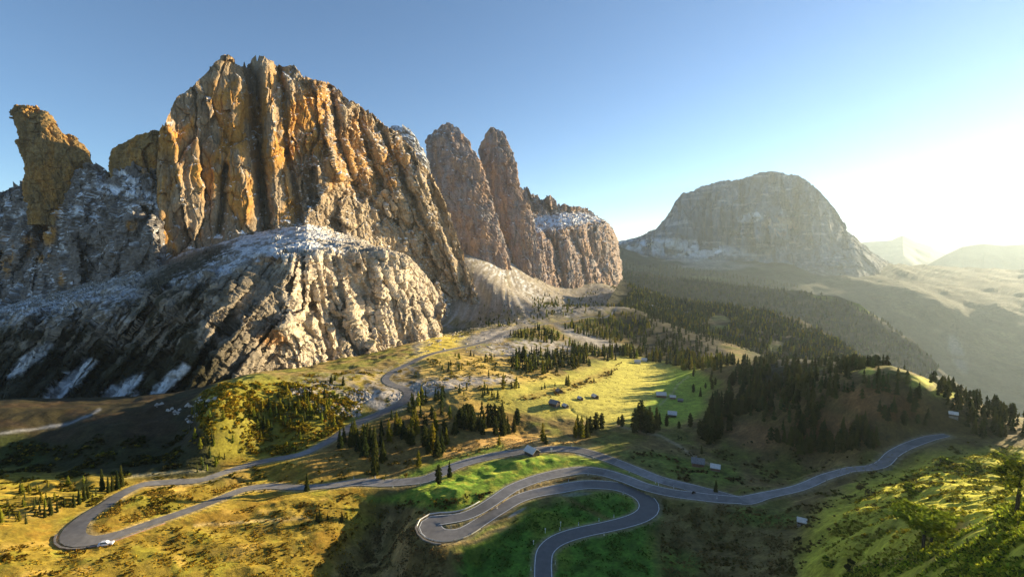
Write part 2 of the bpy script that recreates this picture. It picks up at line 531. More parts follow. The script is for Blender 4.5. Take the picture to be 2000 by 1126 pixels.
def wall_colour(P, n, PX, PY, V):
    c = rock_colour(P, (0.30, 0.23, 0.155), 0.5)
    q = fbm(P, (30.0, 30.0, 60.0), 4, 1.5)
    st = N(P, (4.0, 4.0, 60.0), 8.0)
    org = np.zeros(PX.shape)
    for b in [(340, 330, 70, 150, 8), (450, 230, 50, 110, 0), (415, 290, 70, 90, 0), (470, 380, 30, 70, 0), (540, 250, 50, 120, 5), (605, 260, 60, 110, 8), (560, 390, 30, 50, 0), (690, 300, 50, 90, 20), (760, 330, 40, 70, 25), (330, 450, 30, 60, 0)]:
        org = np.maximum(org, blob(PX, PY, *b))
    org = org * sst(-0.42, 0.12, q + 0.35 * st + 0.12)
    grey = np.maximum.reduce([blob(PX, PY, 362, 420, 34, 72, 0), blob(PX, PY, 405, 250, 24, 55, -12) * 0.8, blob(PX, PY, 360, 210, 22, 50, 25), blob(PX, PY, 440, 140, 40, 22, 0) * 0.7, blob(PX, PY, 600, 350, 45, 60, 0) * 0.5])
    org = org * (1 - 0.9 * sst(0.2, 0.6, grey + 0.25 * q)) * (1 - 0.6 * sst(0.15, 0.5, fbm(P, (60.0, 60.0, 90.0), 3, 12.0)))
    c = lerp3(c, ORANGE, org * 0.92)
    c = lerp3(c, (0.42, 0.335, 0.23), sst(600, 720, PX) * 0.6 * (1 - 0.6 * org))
    c = lerp3(c, STAIN, sst(0.3, 0.7, st + 0.3 * q) * 0.35)
    c = snow_on(c, P, n, 0.62, 0.85, -0.05 + 0.25 * sst(200, 130, PY) + 0.1 * sst(0.25, 0.0, V), 8.0)
    return c
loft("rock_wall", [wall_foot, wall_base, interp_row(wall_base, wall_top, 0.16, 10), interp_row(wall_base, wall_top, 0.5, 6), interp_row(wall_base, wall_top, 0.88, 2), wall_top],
     580, 350, wall_relief, wall_detail, wall_colour, M_ROCK, ts=ts_wall, back=((14, -3), (60, -25), (200, -200), (260, -380)), jag=7.0)

# ---- the shaded massif left of the wall
lm_base = [(-320, 650, 800), (0, 625, 715), (100, 610, 650), (180, 585, 598), (260, 555, 556), (318, 535, 548), (332, 530, 590), (336, 525, 700)]
lm_mid = [(-320, 520, 840), (0, 490, 745), (100, 470, 668), (180, 450, 612), (260, 430, 566), (312, 430, 560), (327, 430, 610), (331, 430, 720)]
lm_top = [(-320, 400, 900), (0, 376, 800), (22, 368, 790), (50, 350, 760), (75, 362, 740), (105, 352, 700), (140, 340, 680), (172, 322, 660), (190, 318, 650), (215, 332, 640), (240, 328, 630), (262, 318, 625), (285, 300, 620), (300, 290, 625), (306, 296, 700)]
def lm_relief(PX, PY, V):
    Q = np.stack([PX, PY * 0.3, 0 * PX + 4], -1)
    return (-22 * facets(Q, (75.0, 75.0, 75.0), 0.7, 0.2) - 9 * facets(Q + 30, (30.0, 30.0, 30.0), 0.7, 0.3)) * sst(0, 0.1, V) * sst(326, 300, PX)
def lm_colour(P, n, PX, PY, V):
    c = rock_colour(P, (0.19, 0.17, 0.155), 0.6)
    q = fbm(P, 22.0, 3, 1.0)
    o = np.maximum.reduce([blob(PX, PY, *b) for b in [(90, 370, 22, 55, 0), (108, 405, 12, 24, -10), (95, 455, 16, 26, 0), (258, 440, 12, 12, 0), (10, 500, 18, 40, 0), (55, 480, 16, 20, 0), (90, 505, 18, 10, 0), (120, 545, 6, 14, 0), (285, 330, 16, 10, 0)]])
    c = lerp3(c, ORANGE, o * sst(-0.3, 0.15, q) * 0.85)
    sn = np.maximum.reduce([blob(PX, PY, *b) for b in [(250, 350, 30, 9, 40), (147, 410, 14, 9, -20), (123, 486, 7, 10, 0), (300, 400, 30, 18, 50), (215, 370, 60, 10, 10), (20, 420, 50, 8, -15), (255, 475, 10, 5, 0)]])
    c = lerp3(c, SNOW, sn * sst(-0.15, 0.2, q + 0.5 * N(P, 4.0)) * 0.85)
    return snow_on(c, P, n, 0.55, 0.85, -0.25, 20.0)
loft("rock_massif", [[(x, y + 60, d - 25) for x, y, d in lm_base], lm_base, lm_mid, lm_top], 340, 240, lm_relief, lambda P, n, a, b, v: crag(P, n, 1.15, 1.0, 2.2) * (0.15 + 0.85 * sst(330, 306, a))[..., None], lm_colour, M_ROCK, back=((30, -8), (90, -70), (200, -300)), jag=5.0, ts=np.concatenate([np.linspace(0, 0.94, 280, endpoint=False), np.linspace(0.94, 1, 60)]))

# ---- towers: closed columns of rock
def tower(name, knots, D, depth_k=0.9, nth=150, nr=170, colour=None, amp=0.8, s=0.8, lean=0.0, seed=0.0, vert=3.0, square=2.6, twist=0.0):
    k = np.array(knots, float)
    y = np.linspace(k[0, 0], k[-1, 0], nr)
    xl, xr = np.interp(y, k[:, 0], k[:, 1]), np.interp(y, k[:, 0], k[:, 2])
    xl, xr = blur1(xl, 1), blur1(xr, 1)
    xl[0], xr[0] = (k[0, 1] + k[0, 2]) / 2 - 1, (k[0, 1] + k[0, 2]) / 2 + 1
    th = np.linspace(0, 2 * np.pi, nth, endpoint=False) + twist
    ct, sn_ = np.cos(th), np.sin(th)
    rr = (np.abs(np.cos(th - twist)) ** square + np.abs(np.sin(th - twist)) ** square) ** (-1 / square)
    c = unproj((xl + xr) / 2, y, D + lean * (y - y[-1]))
    R = (xr - xl) / 2 / F * D
    P = np.empty((nr, nth, 3))
    ux, uy = rr * np.cos(th - twist), rr * np.sin(th - twist)
    vx, vy = ux * math.cos(twist) - uy * math.sin(twist), ux * math.sin(twist) + uy * math.cos(twist)
    vx, vy = vx / np.abs(vx).max(), vy / np.abs(vy).max()
    P[..., 0] = c[:, None, 0] + R[:, None] * vx[None]
    P[..., 1] = c[:, None, 1] + (R[:, None] * depth_k) * vy[None]
    P[..., 2] = c[:, None, 2]
    n = np.zeros_like(P); n[..., 0] = np.cos(th); n[..., 1] = np.sin(th)
    P = P + crag(P + seed, n, amp, s, vert) * sst(-0.01, 0.03, np.linspace(0, 1, nr))[:, None, None]
    P[..., 2] += amp * (7.0 * s * facets(P + seed, (12.0 * s, 12.0 * s, 900.0), 0.6) + 3.0 * s * facets(P + seed + 9, (3.5 * s, 3.5 * s, 900.0), 0.5)) * sst(0.16, 0.0, np.linspace(0, 1, nr))[:, None]
    Pp = np.concatenate([P, P[:, :1]], 1)
    nn = grid_normals(Pp)[:, :-1]
    PX, PY, _ = proj(P)
    if np.mean(np.sum(nn * n, -1)) < 0:
        nn = -nn
    C = colour(P, nn, PX, PY)
    V = P.reshape(-1, 3); CC = C.reshape(-1, 3)
    me = mesh_from(name, V, grid_faces(nr, nth, True), M_ROCK, colors=CC)
    return link(name, me, kind="structure")
def gold_rock(P, n, PX, PY):
    c = rock_colour(P, (0.29, 0.19, 0.075), 0.6)
    q = fbm(P, (16.0, 16.0, 40.0), 3, 2.0)
    return lerp3(c, ORANGE, sst(-0.1, 0.5, q) * 0.6)
def pink_rock(P, n, PX, PY):
    c = rock_colour(P, PINK, 0.5)
    q = fbm(P, (22.0, 22.0, 60.0), 3, 2.0)
    c = lerp3(c, (0.42, 0.27, 0.16), sst(0.0, 0.5, q) * 0.6)
    c = lerp3(c, (0.25, 0.24, 0.24), sst(0.0, -0.5, q) * 0.6)
    return snow_on(c, P, n, 0.75, 0.95, -0.1, 7.0)
tower("rock_spire", [(206, 52, 66), (212, 30, 76), (222, 26, 92), (240, 29, 106), (262, 36, 124), (285, 42, 134), (310, 47, 140), (335, 52, 145), (360, 52, 140), (400, 60, 130), (440, 60, 130)], 690, 0.8, colour=gold_rock, amp=0.85, s=0.8, square=5.0, twist=0.75)
tower("rock_spire", [(264, 130, 140), (272, 124, 150), (285, 118, 162), (300, 112, 170), (318, 108, 173), (335, 105, 160), (360, 108, 140), (400, 110, 140)], 705, 0.8, colour=gold_rock, amp=0.6, s=0.6, seed=40, nth=100, nr=110)
tower("rock_knob", [(256, 300, 310), (266, 272, 314), (280, 246, 316), (300, 226, 318), (318, 222, 316), (332, 224, 312), (380, 230, 312)], 640, 0.5, colour=gold_rock, amp=0.6, s=0.6, seed=90, nth=110, nr=100)
tower("rock_tower", [(243, 872, 880), (250, 858, 893), (257, 848, 900), (268, 836, 908), (280, 833, 918), (298, 834, 929), (320, 836, 942), (350, 838, 952), (385, 840, 962), (420, 852, 970), (460, 866, 980), (500, 880, 990), (560, 885, 1000)], 1200, 0.75, colour=pink_rock, amp=1.15, s=1.15, seed=13, square=3.0, twist=0.6)
tower("rock_tower", [(251, 957, 963), (258, 951, 976), (266, 946, 984), (278, 941, 992), (296, 939, 1001), (320, 942, 1007), (350, 948, 1012), (380, 955, 1020), (410, 962, 1034), (440, 968, 1046), (480, 975, 1055), (540, 980, 1060)], 1310, 0.75, colour=pink_rock, amp=1.1, s=1.1, seed=71, square=3.0, twist=0.6)
tower("rock_knob", [(248, 765, 785), (256, 750, 802), (272, 740, 815), (295, 740, 826), (320, 750, 836), (400, 770, 850)], 980, 0.6, colour=lambda P, n, a, b: snow_on(rock_colour(P, (0.22, 0.21, 0.20)), P, n, 0.3, 0.6, 0.15), amp=0.9, s=1.0, seed=21, nth=90, nr=90)

# ---- the cliff that ends the range, with its spires and snowy terrace
g_base = [(850, 470, 1182), (900, 500, 1200), (960, 502, 1242), (1010, 508, 1290), (1060, 545, 1344), (1100, 566, 1422), (1150, 556, 1548), (1195, 550, 1680), (1212, 560, 1800), (1216, 560, 2040)]
g_edge = [(850, 455, 1200), (900, 476, 1218), (940, 470, 1248), (1000, 460, 1308), (1050, 458, 1368), (1100, 452, 1452), (1150, 444, 1572), (1180, 440, 1668), (1199, 456, 1776), (1206, 470, 2040)]
g_back = [(850, 440, 1380), (900, 450, 1416), (940, 452, 1440), (1000, 434, 1512), (1050, 424, 1572), (1100, 412, 1656), (1140, 414, 1728), (1165, 424, 1800), (1185, 434, 1872), (1196, 450, 2064)]
g_top = [(850, 400, 1416), (940, 420, 1476), (1000, 378, 1548), (1015, 362, 1560), (1022, 370, 1566), (1030, 366, 1572), (1040, 380, 1584), (1050, 378, 1596), (1060, 392, 1608), (1066, 384, 1614), (1074, 380, 1620), (1082, 388, 1632), (1088, 402, 1644), (1100, 397, 1656), (1115, 401, 1680), (1140, 405, 1740), (1160, 418, 1800), (1180, 432, 1884), (1190, 446, 2088)]
def g_relief(PX, PY, V):
    Q = np.stack([PX - 0.15 * (PY - 440), PY * 0.2, 0 * PX + 9], -1)
    return (-26 * facets(Q, (36.0, 36.0, 36.0), 0.7, 0.25) - 11 * facets(Q + 30, (15.0, 15.0, 15.0), 0.7, 0.3)) * sst(0.02, 0.12, V) * (1 - 0.8 * blob(PX, PY, 1090, 432, 120, 12, -4)) + grooves(PX, PY, [([(1000, 460), (1005, 505)], 8, 24), ([(1065, 450), (1085, 490), (1100, 560)], 6, 22), ([(1112, 450), (1135, 500), (1145, 555)], 6, 26), ([(1150, 440), (1152, 520)], 5, 12)])
def g_colour(P, n, PX, PY, V):
    c = pink_rock(P, n, PX, PY)
    q = fbm(P, 16.0, 3, 3.0)
    t = np.maximum.reduce([blob(PX, PY, 1100, 428, 75, 14, -4), blob(PX, PY, 1010, 452, 60, 8, -6), blob(PX, PY, 930, 468, 40, 8, 10)])
    return lerp3(c, SNOW, t * sst(-0.25, 0.15, q) * sst(0.1, 0.4, n[..., 2] + 0.2 * q) * 0.9)
loft("rock_cliff", [[(x, y + 50, d - 20) for x, y, d in g_base], g_base, g_edge, g_back, g_top], 320, 210, g_relief, lambda P, n, a, b, v: crag(P, n, 1.1, 1.1, 2.6), g_colour, M_ROCK, back=((16, -4), (120, -120), (220, -340)), vs=[40, 85, 35, 50], jag=7.0)

# ---- the lower buttress with the snow-dusted terrace
b_foot = [(-320, 905, 268), (0, 885, 272), (200, 872, 278), (380, 850, 290), (470, 830, 320), (560, 805, 375), (640, 790, 402), (700, 775, 430), (760, 752, 470), (815, 728, 508), (862, 705, 545)]
b_base = [(-320, 850, 315), (0, 842, 302), (200, 828, 300), (380, 802, 312), (470, 775, 345), (560, 752, 405), (640, 742, 428), (700, 727, 455), (760, 714, 490), (815, 692, 530), (862, 676, 570)]
b_mid = [(-320, 730, 480), (0, 712, 405), (200, 695, 360), (380, 660, 345), (470, 640, 362), (550, 620, 402), (600, 612, 440), (640, 608, 456), (700, 600, 484), (760, 600, 518), (812, 600, 552), (862, 605, 590)]
b_up = [(-320, 652, 520), (0, 622, 450), (200, 594, 412), (330, 562, 402), (450, 530, 412), (530, 505, 428), (580, 497, 448), (640, 497, 470), (700, 496, 497), (760, 497, 530), (800, 508, 560), (830, 545, 585), (862, 590, 605)]
b_rim = [(x, y - 7, d + 16) for x, y, d in b_up]
b_back = [(-320, 625, 760), (0, 598, 700), (180, 552, 600), (330, 505, 566), (460, 462, 620), (600, 438, 680), (700, 462, 770), (760, 495, 830), (800, 520, 860), (862, 590, 920)]
BUT_LINES = [([(560, 500), (565, 620), (575, 745)], 26, -9), ([(640, 540), (655, 600), (700, 700)], 4, 6), ([(705, 560), (715, 620), (745, 700)], 5, 9), ([(740, 495), (755, 560), (775, 640)], 4, 6), ([(610, 560), (622, 620), (640, 690)], 3, 5),
             ([(680, 560), (690, 640), (725, 710)], 10, -7), ([(770, 495), (800, 600), (815, 690)], 12, -7),
             ([(380, 640), (300, 700), (200, 760)], 22, 9), ([(330, 560), (250, 640), (100, 740)], 18, 6), ([(470, 640), (380, 720), (330, 780)], 18, -5)]
def but_relief(PX, PY, V):
    wob = 10 * N(np.stack([PX, PY, 0 * PX + 3], -1), 50.0)
    k = sst(540, 620, PX)
    Q = np.stack([PX - 0.2 * (PY - 500) * k + 0.8 * (PY - 600) * (1 - k), PY * 0.22, 0 * PX + 2], -1)
    face = sst(0.08, 0.2, V) * sst(0.9, 0.82, V)
    return (grooves(PX + wob, PY, BUT_LINES) - (10 - 1 * k) * facets(Q, (46.0, 46.0, 46.0), 0.7, 0.2) - 5 * facets(Q + 20, (19.0, 19.0, 19.0), 0.7, 0.3)) * face
def but_detail(P, n, PX, PY, V):
    k = sst(0.08, 0.2, V) * (1 - 0.6 * sst(0.84, 0.92, V))
    k = k * (0.75 + 0.45 * sst(520, 600, PX)) + 0.22
    return crag(P, n, 0.72, 1.3, 2.4, 0.2, 1.7) * k[..., None]
def but_colour(P, n, PX, PY, V):
    q = fbm(P, 18.0, 4, 1.0); q2 = fbm(P, 5.0, 3, 8.0)
    wx, wy = PX + 14 * q + 6 * q2, PY + 10 * q2
    c = rock_colour(P, (0.25, 0.21, 0.16), 0.6)
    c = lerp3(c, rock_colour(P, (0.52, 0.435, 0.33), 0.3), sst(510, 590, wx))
    c = lerp3(c, (0.40, 0.20, 0.06), np.maximum(blob(wx, wy, 530, 660, 32, 18), blob(wx, wy, 520, 505, 40, 10)) * 0.7)
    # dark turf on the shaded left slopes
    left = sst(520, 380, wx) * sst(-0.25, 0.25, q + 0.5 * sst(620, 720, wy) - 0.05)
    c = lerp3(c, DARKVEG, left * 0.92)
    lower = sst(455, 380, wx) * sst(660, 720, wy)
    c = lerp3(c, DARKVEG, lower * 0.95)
    band = poly(wx, wy, [(270, 560), (330, 515), (430, 478), (450, 490), (370, 535), (300, 575)], 8)
    for s in [[(12, 738), (50, 690), (95, 666), (106, 674), (80, 700), (40, 728)], [(75, 792), (125, 735), (175, 698), (192, 706), (150, 750), (108, 792)], [(168, 806), (215, 755), (280, 728), (268, 750), (225, 792)], [(285, 782), (310, 745), (358, 708), (372, 716), (340, 760)], [(250, 782), (268, 764), (272, 768), (256, 784)], [(320, 786), (334, 768), (338, 776), (328, 788)]]:
        c = lerp3(c, (0.52, 0.50, 0.48), poly(PX + 4 * q2, PY + 4 * q2, s, 4) * np.clip(0.95 + 0.3 * q2, 0, 1))
    c = lerp3(c, (0.36, 0.36, 0.36), np.exp(-(segdist(PX + 2 * q2, PY + 1.5 * q2, [(-60, 852), (0, 846), (60, 838), (130, 828), (170, 812), (195, 796)]) / 2.6) ** 2) * 0.95)
    # turf at the foot of the lit face, in tufts
    c = lerp3(c, (0.19, 0.16, 0.02), sst(0.18, 0.08, V + 0.06 * q) * sst(480, 560, wx) * 0.85)
    c = lerp3(c, (0.20, 0.17, 0.025), sst(0.45, 0.7, n[..., 2]) * sst(-0.1, 0.3, q2) * sst(560, 620, wx) * sst(560, 640, wy) * 0.7)
    # snow dust on the terrace
    t = sst(0.79, 0.87, V + 0.03 * q)
    sn = sst(-0.2, 0.4, q + 0.7 * q2 + 0.45 * blob(wx, wy, 560, 462, 130, 36, -8) - 0.1) * (0.75 + 0.25 * N(P, 1.6))
    c = lerp3(c, (0.20, 0.18, 0.15), t * 0.6)
    c = lerp3(c, SNOW, t * sn * (1 - 0.95 * band) * sst(760, 640, wx) * (0.5 + 0.3 * sst(250, 420, wx)))
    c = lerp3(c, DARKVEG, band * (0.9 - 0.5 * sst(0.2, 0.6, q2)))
    c = lerp3(c, SNOW, sst(300, 200, wx) * sst(570, 590, wy) * sst(660, 620, wy) * sst(0.0, 0.3, q2 + 0.3 * q) * 0.35)
    return c
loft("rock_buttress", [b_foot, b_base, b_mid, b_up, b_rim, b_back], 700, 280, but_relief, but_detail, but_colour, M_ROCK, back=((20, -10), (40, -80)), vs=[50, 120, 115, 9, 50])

# ------------------------------------------------------------------ the ground: one height field from surveyed points
G = []   # (px, py, z)
G += [(-300, 1126, 24), (0, 1126, 15), (300, 1126, 7), (560, 1126, -2), (690, 1126, -9), (780, 1120, -5), (900, 1126, -2), (1060, 1126, 0), (1300, 1126, 2), (1500, 1126, 8), (1600, 1126, 21), (1700, 1126, 33), (1850, 1126, 54), (2000, 1126, 69)]
G += [(-300, 1050, 26), (0, 1040, 18), (125, 1045, 16), (300, 1040, 9), (500, 1040, 2), (650, 1050, -3), (735, 1050, -9), (790, 1050, -3), (850, 1052, 2), (1000, 1060, 0), (1150, 1040, 1), (1280, 1040, 2), (1400, 1050, 4), (1550, 1020, 11), (1700, 1000, 30), (1850, 1000, 46), (1990, 1000, 61), (2150, 1000, 66)]
G += [(-300, 970, 26), (0, 970, 18), (200, 965, 14), (400, 960, 9), (600, 960, 4), (750, 970, -1), (870, 980, 5), (1000, 985, 3), (1170, 950, 4), (1300, 960, 4), (1450, 975, 8), (1600, 950, 15), (1720, 905, 23), (1830, 850, 31), (1900, 900, 32), (2000, 900, 30), (2150, 920, 28)]
G += [(-300, 900, 16), (0, 900, 14), (150, 890, 12), (300, 890, 10), (450, 900, 9), (600, 900, 7), (730, 900, 3), (900, 895, 4), (1040, 880, 4.5), (1200, 905, 4), (1350, 905, 2), (1500, 890, 6), (1600, 880, 13), (1700, 840, 31)]
G += [(-300, 850, 26), (0, 850, 22), (200, 845, 20), (380, 835, 19), (500, 835, 16), (600, 850, 12), (700, 820, 11), (850, 840, 6), (1000, 830, 1), (1150, 830, 0), (1300, 830, -1), (1400, 830, 4), (1500, 820, 16), (1600, 800, 30), (1700, 780, 42)]
G += [(420, 790, 33), (470, 775, 31), (560, 765, 27), (640, 762, 23), (760, 770, 18), (800, 760, 17), (900, 770, 15), (1000, 770, 10), (1100, 780, 4), (1200, 780, -3), (1300, 770, -9), (1400, 760, -2), (1450, 742, 10), (1550, 740, 28), (1650, 732, 44), (1720, 724, 51), (1800, 750, 48), (1900, 785, 33), (2000, 820, 21), (2100, 855, 12), (2300, 930, -6)]
G += [(1400, 716, 4), (1480, 708, 17), (1560, 710, 32)]
G += [(800, 728, 20), (830, 700, 24), (900, 680, 22), (980, 650, 19), (1070, 630, 10), (1150, 617, 10), (1230, 600, 12), (1000, 700, 14), (1100, 700, 5), (1200, 700, -6), (1300, 712, -14), (1380, 716, -12), (1000, 735, 12), (1100, 735, 4), (1200, 735, -4), (1300, 735, -12), (1150, 660, -3), (1210, 640, -6)]
pts = [unproj(px, py, (CAM_Z - z) / (sP + (py - CY) / F * cP)) for px, py, z in G]
for px, py, D in [(880, 610, 930), (935, 596, 960), (905, 520, 1060), (1000, 510, 1290), (1060, 552, 1330), (1100, 568, 1400), (1150, 564, 1500), (1200, 562, 1600), (1215, 572, 1450), (830, 655, 740), (960, 560, 1000), (1000, 560, 1090), (1050, 580, 1120), (1000, 600, 900), (930, 640, 720)]:
    pts.append(unproj(px, py, D))
for px, D, z in [(1480, 560, -14), (1560, 470, -4), (1700, 400, 2), (1800, 360, -5), (1900, 330, -8), (2000, 310, -12), (2150, 280, -18), (2400, 230, -25), (1700, 700, -130), (2000, 700, -200), (1500, 800, -60), (2400, 500, -150), (1350, 640, -18), (1250, 1000, -40), (1300, 1500, -120), (1700, 1500, -480), (2400, 1500, -520), (1100, 1900, 60), (700, 1900, 60), (0, 1300, 20), (-500, 1000, 20), (0, 560, -12), (300, 520, -12), (560, 560, -8), (-500, 500, -5), (700, 700, 0), (0, 400, -12), (300, 400, -10), (-300, 380, -10), (700, 560, 0), (1000, 60, 0), (300, 90, 0), (-300, 90, 4), (1700, 60, 40), (2400, 60, 85), (1000, 110, 0), (1500, 95, 14)]:
    y = D; x = (px - CX) / F * D
    pts.append(np.array([x, y, z]))
pts = np.array([p.reshape(3) for p in pts])
def q_of(x, y):
    return np.stack([np.arctan2(x, y) * 1.6, np.log(np.maximum(np.hypot(x, y), 5.0))], -1)
Kq = q_of(pts[:, 0], pts[:, 1])
def tps_k(r2):
    return 0.5 * r2 * np.log(r2 + 1e-12)
n_ = len(pts)
A_ = np.zeros((n_ + 3, n_ + 3))
A_[:n_, :n_] = tps_k(((Kq[:, None] - Kq[None]) ** 2).sum(-1)) + 0.0006 * np.eye(n_)
A_[:n_, n_] = 1; A_[:n_, n_ + 1:] = Kq
A_[n_:, :n_] = A_[:n_, n_:].T
W_ = np.linalg.solve(A_, np.concatenate([pts[:, 2], np.zeros(3)]))
def tps(x, y):
    q = q_of(x, y).reshape(-1, 2)
    out = np.empty(len(q))
    for s in range(0, len(q), 60000):
        c = q[s:s + 60000]
        r2 = ((c[:, None] - Kq[None]) ** 2).sum(-1)
        out[s:s + 60000] = tps_k(r2) @ W_[:n_] + W_[n_] + c @ W_[n_ + 1:]
    return out.reshape(np.shape(x))

NAZ, NR = 730, 550
AZ = np.linspace(math.radians(-60), math.radians(60), NAZ)
LR = np.concatenate([np.linspace(math.log(50), math.log(110), 50, endpoint=False), np.linspace(math.log(110), math.log(520), 380, endpoint=False), np.linspace(math.log(520), math.log(1950), NR - 430)])
GA, GL = np.meshgrid(AZ, LR)
GX, GY = np.exp(GL) * np.sin(GA), np.exp(GL) * np.cos(GA)
GZ0 = np.clip(tps(GX, GY), -700, 130)
P0 = np.stack([GX, GY, GZ0], -1)
gpx, gpy, _ = proj(P0)
P2 = np.stack([GX, GY, 0 * GX], -1)
mead = poly(gpx, gpy, [(930, 775), (1010, 748), (1100, 735), (1200, 703), (1250, 698), (1330, 716), (1410, 745), (1430, 775), (1380, 805), (1320, 832), (1230, 838), (1150, 818), (1060, 812), (970, 798)], 12)
fore = poly(gpx, gpy, [(900, 1126), (900, 1080), (1020, 1000), (1110, 962), (1220, 950), (1300, 990), (1270, 1040), (1300, 1126), (1250, 1300), (950, 1300)], 14)
rightk = poly(gpx, gpy, [(1600, 1000), (1680, 950), (1800, 890), (2300, 860), (2300, 1500), (1600, 1500), (1560, 1080)], 30)
rough = 1.0 - 0.75 * np.maximum(mead, fore)
w1 = fbm(P2, 26.0, 2); w2 = ridged(P2, 11.0, 3.0); w3 = N(P2, 4.5, 6.0); w4 = N(P2, 2.0, 2.0)
near = sst(900, 400, np.exp(GL))
GZ = GZ0 + rough * (1.5 * w1 + 0.55 * w2 * near + 0.32 * w3 * near + 0.13 * w4 * near) + 1.0 * N(P2, 60.0, 8.0)
warp = np.stack([GX + 9 * N(P2, 25.0, 1.0), GY + 9 * N(P2, 25.0, 5.0), 0 * GX], -1)
GZ += rightk * (3.2 * np.abs(N(warp, 24.0, 2.0)) + 1.1 * np.abs(N(warp, 9.0, 9.0)) + 0.7 * np.abs(N(warp, 3.5, 4.0)) - 1.6)
left_gold = sst(760, 640, gpx) * sst(890, 930, gpy)
GZ += left_gold * (1.1 * ridged(np.stack([GX * 0.6, GY, 0 * GX], -1), 15.0, 5.0))
# gullies below the hairpin
gl = segdist(gpx + 8 * w1, gpy, [(745, 975), (738, 1050), (712, 1090), (680, 1140), (640, 1250)])
GZ -= 2.6 * np.exp(-(gl / 13.0) ** 2)
for a, b, dpt in [([(790, 1010), (752, 1060), (730, 1110)], 10, 1.6), ([(850, 1065), (800, 1090), (770, 1135)], 12, 1.4), ([(1105, 968), (1140, 990), (1180, 1012)], 5, 0.9), ([(905, 1075), (925, 1100), (935, 1140)], 10, 1.2), ([(1290, 1035), (1330, 1080), (1310, 1130)], 14, 1.3), ([(1120, 796), (1130, 785), (1112, 775)], 3, 0.6), ([(1115, 795), (1125, 806), (1150, 818)], 3, 0.8)]:
    GZ -= dpt * np.exp(-(segdist(gpx + 5 * w1, gpy, a) / b) ** 2)
_th = np.arctan2(GX + 25.0, 1320.0 - GY); _rr = np.hypot(GX + 25.0, 1320.0 - GY)
_st = np.stack([_th * 55.0, _rr / 260.0, 0 * GX], -1)
RUN = 0.6 * N(_st, 1.0, 3.0) + 0.4 * N(_st * np.array([2.6, 1.0, 1.0]), 1.0, 9.0)
GZ += 3.0 * RUN * sst(720, 850, GY) * (GX > -150) * (GX < 400)
# hummocks on the lawn by the roadside hut
hm = poly(gpx, gpy, [(890, 985), (900, 925), (1000, 895), (1100, 895), (1060, 925), (990, 945), (930, 985)], 10)
GZ += hm * 0.9 * np.abs(N(P2, 14.0, 12.0)) * 2

def bil(Z, x, y):
    a = (np.arctan2(x, y) - AZ[0]) / (AZ[1] - AZ[0])
    l = np.interp(np.log(np.maximum(np.hypot(x, y), 1)), LR, np.arange(NR))
    a = np.clip(a, 0, NAZ - 1.001); l = np.clip(l, 0, NR - 1.001)
    i, j = l.astype(int), a.astype(int)
    u, v = l - i, a - j
    return (Z[i, j] * (1 - u) * (1 - v) + Z[i + 1, j] * u * (1 - v) + Z[i, j + 1] * (1 - u) * v + Z[i + 1, j + 1] * u * v)
def ghit(px, py, Z=None):
    """where the sight line through a point of the photograph meets the ground"""
    Z = GZ if Z is None else Z
    px, py = np.atleast_1d(np.asarray(px, float)), np.atleast_1d(np.asarray(py, float))
    Ds = np.exp(np.linspace(math.log(50), math.log(1650), 750))
    out = np.zeros((len(px), 3))
    for k in range(len(px)):
        P = unproj(px[k], py[k], Ds)
        dz = P[:, 2] - bil(Z, P[:, 0], P[:, 1])
        i = int(np.argmax(dz < 0)) if (dz < 0).any() else len(Ds) - 1
        i = max(i, 1)
        t = dz[i - 1] / (dz[i - 1] - dz[i] + 1e-9)
        out[k] = P[i - 1] + (P[i] - P[i - 1]) * np.clip(t, 0, 1)
    return out
GZs = GZ0 + 1.0 * N(P2, 60.0, 8.0)

# ------------------------------------------------------------------ roads (centre lines surveyed, then graded into the ground)
def catmull(P, step):
    P = np.asarray(P, float)
    out = []
    Q = np.concatenate([[2 * P[0] - P[1]], P, [2 * P[-1] - P[-2]]])
    for k in range(len(P) - 1):
        p0, p1, p2, p3 = Q[k:k + 4]
        n = max(2, int(np.linalg.norm(p2[:2] - p1[:2]) / step))
        t = np.linspace(0, 1, n, endpoint=False)[:, None]
        out.append(0.5 * (2 * p1 + (p2 - p0) * t + (2 * p0 - 5 * p1 + 4 * p2 - p3) * t**2 + (3 * p1 - p0 - 3 * p2 + p3) * t**3))
    out.append(P[-1:])
    return np.concatenate(out)
R_LOOP = [(1061, 1190, 6.6), (1061, 1126, 6.6), (1061, 1100, 6.6), (1065, 1077, 6.8), (1081, 1059, 7.2), (1106, 1047, 7.4), (1140, 1038, 7.4), (1180, 1030, 7.4), (1220, 1020, 7.6), (1248, 1010, 8), (1265, 997, 8.6), (1267, 982, 9), (1256, 968, 9), (1236, 957, 9), (1205, 948, 8.6), (1170, 945, 8.4), (1135, 946, 8.2), (1095, 953, 8), (1044, 962, 7.2), (1008, 975, 6.8), (974, 996, 6.5), (944, 1015, 6.5), (919, 1033, 6.8), (897, 1045, 7.4), (871, 1049, 8.6), (850, 1045, 9), (840, 1032, 9), (848, 1018, 8.2), (875, 1010, 7), (906, 1005, 6.5), (936, 994, 6.5), (969, 974, 6.6), (1000, 953, 6.8), (1030, 940, 7), (1060, 930, 7.4), (1100, 922, 8), (1140, 918, 8), (1180, 923, 8), (1220, 936, 7.8), (1260, 953, 7.6), (1310, 966, 7.6), (1360, 973, 7.6), (1400, 976, 7.4), (1446, 975, 6.6)]
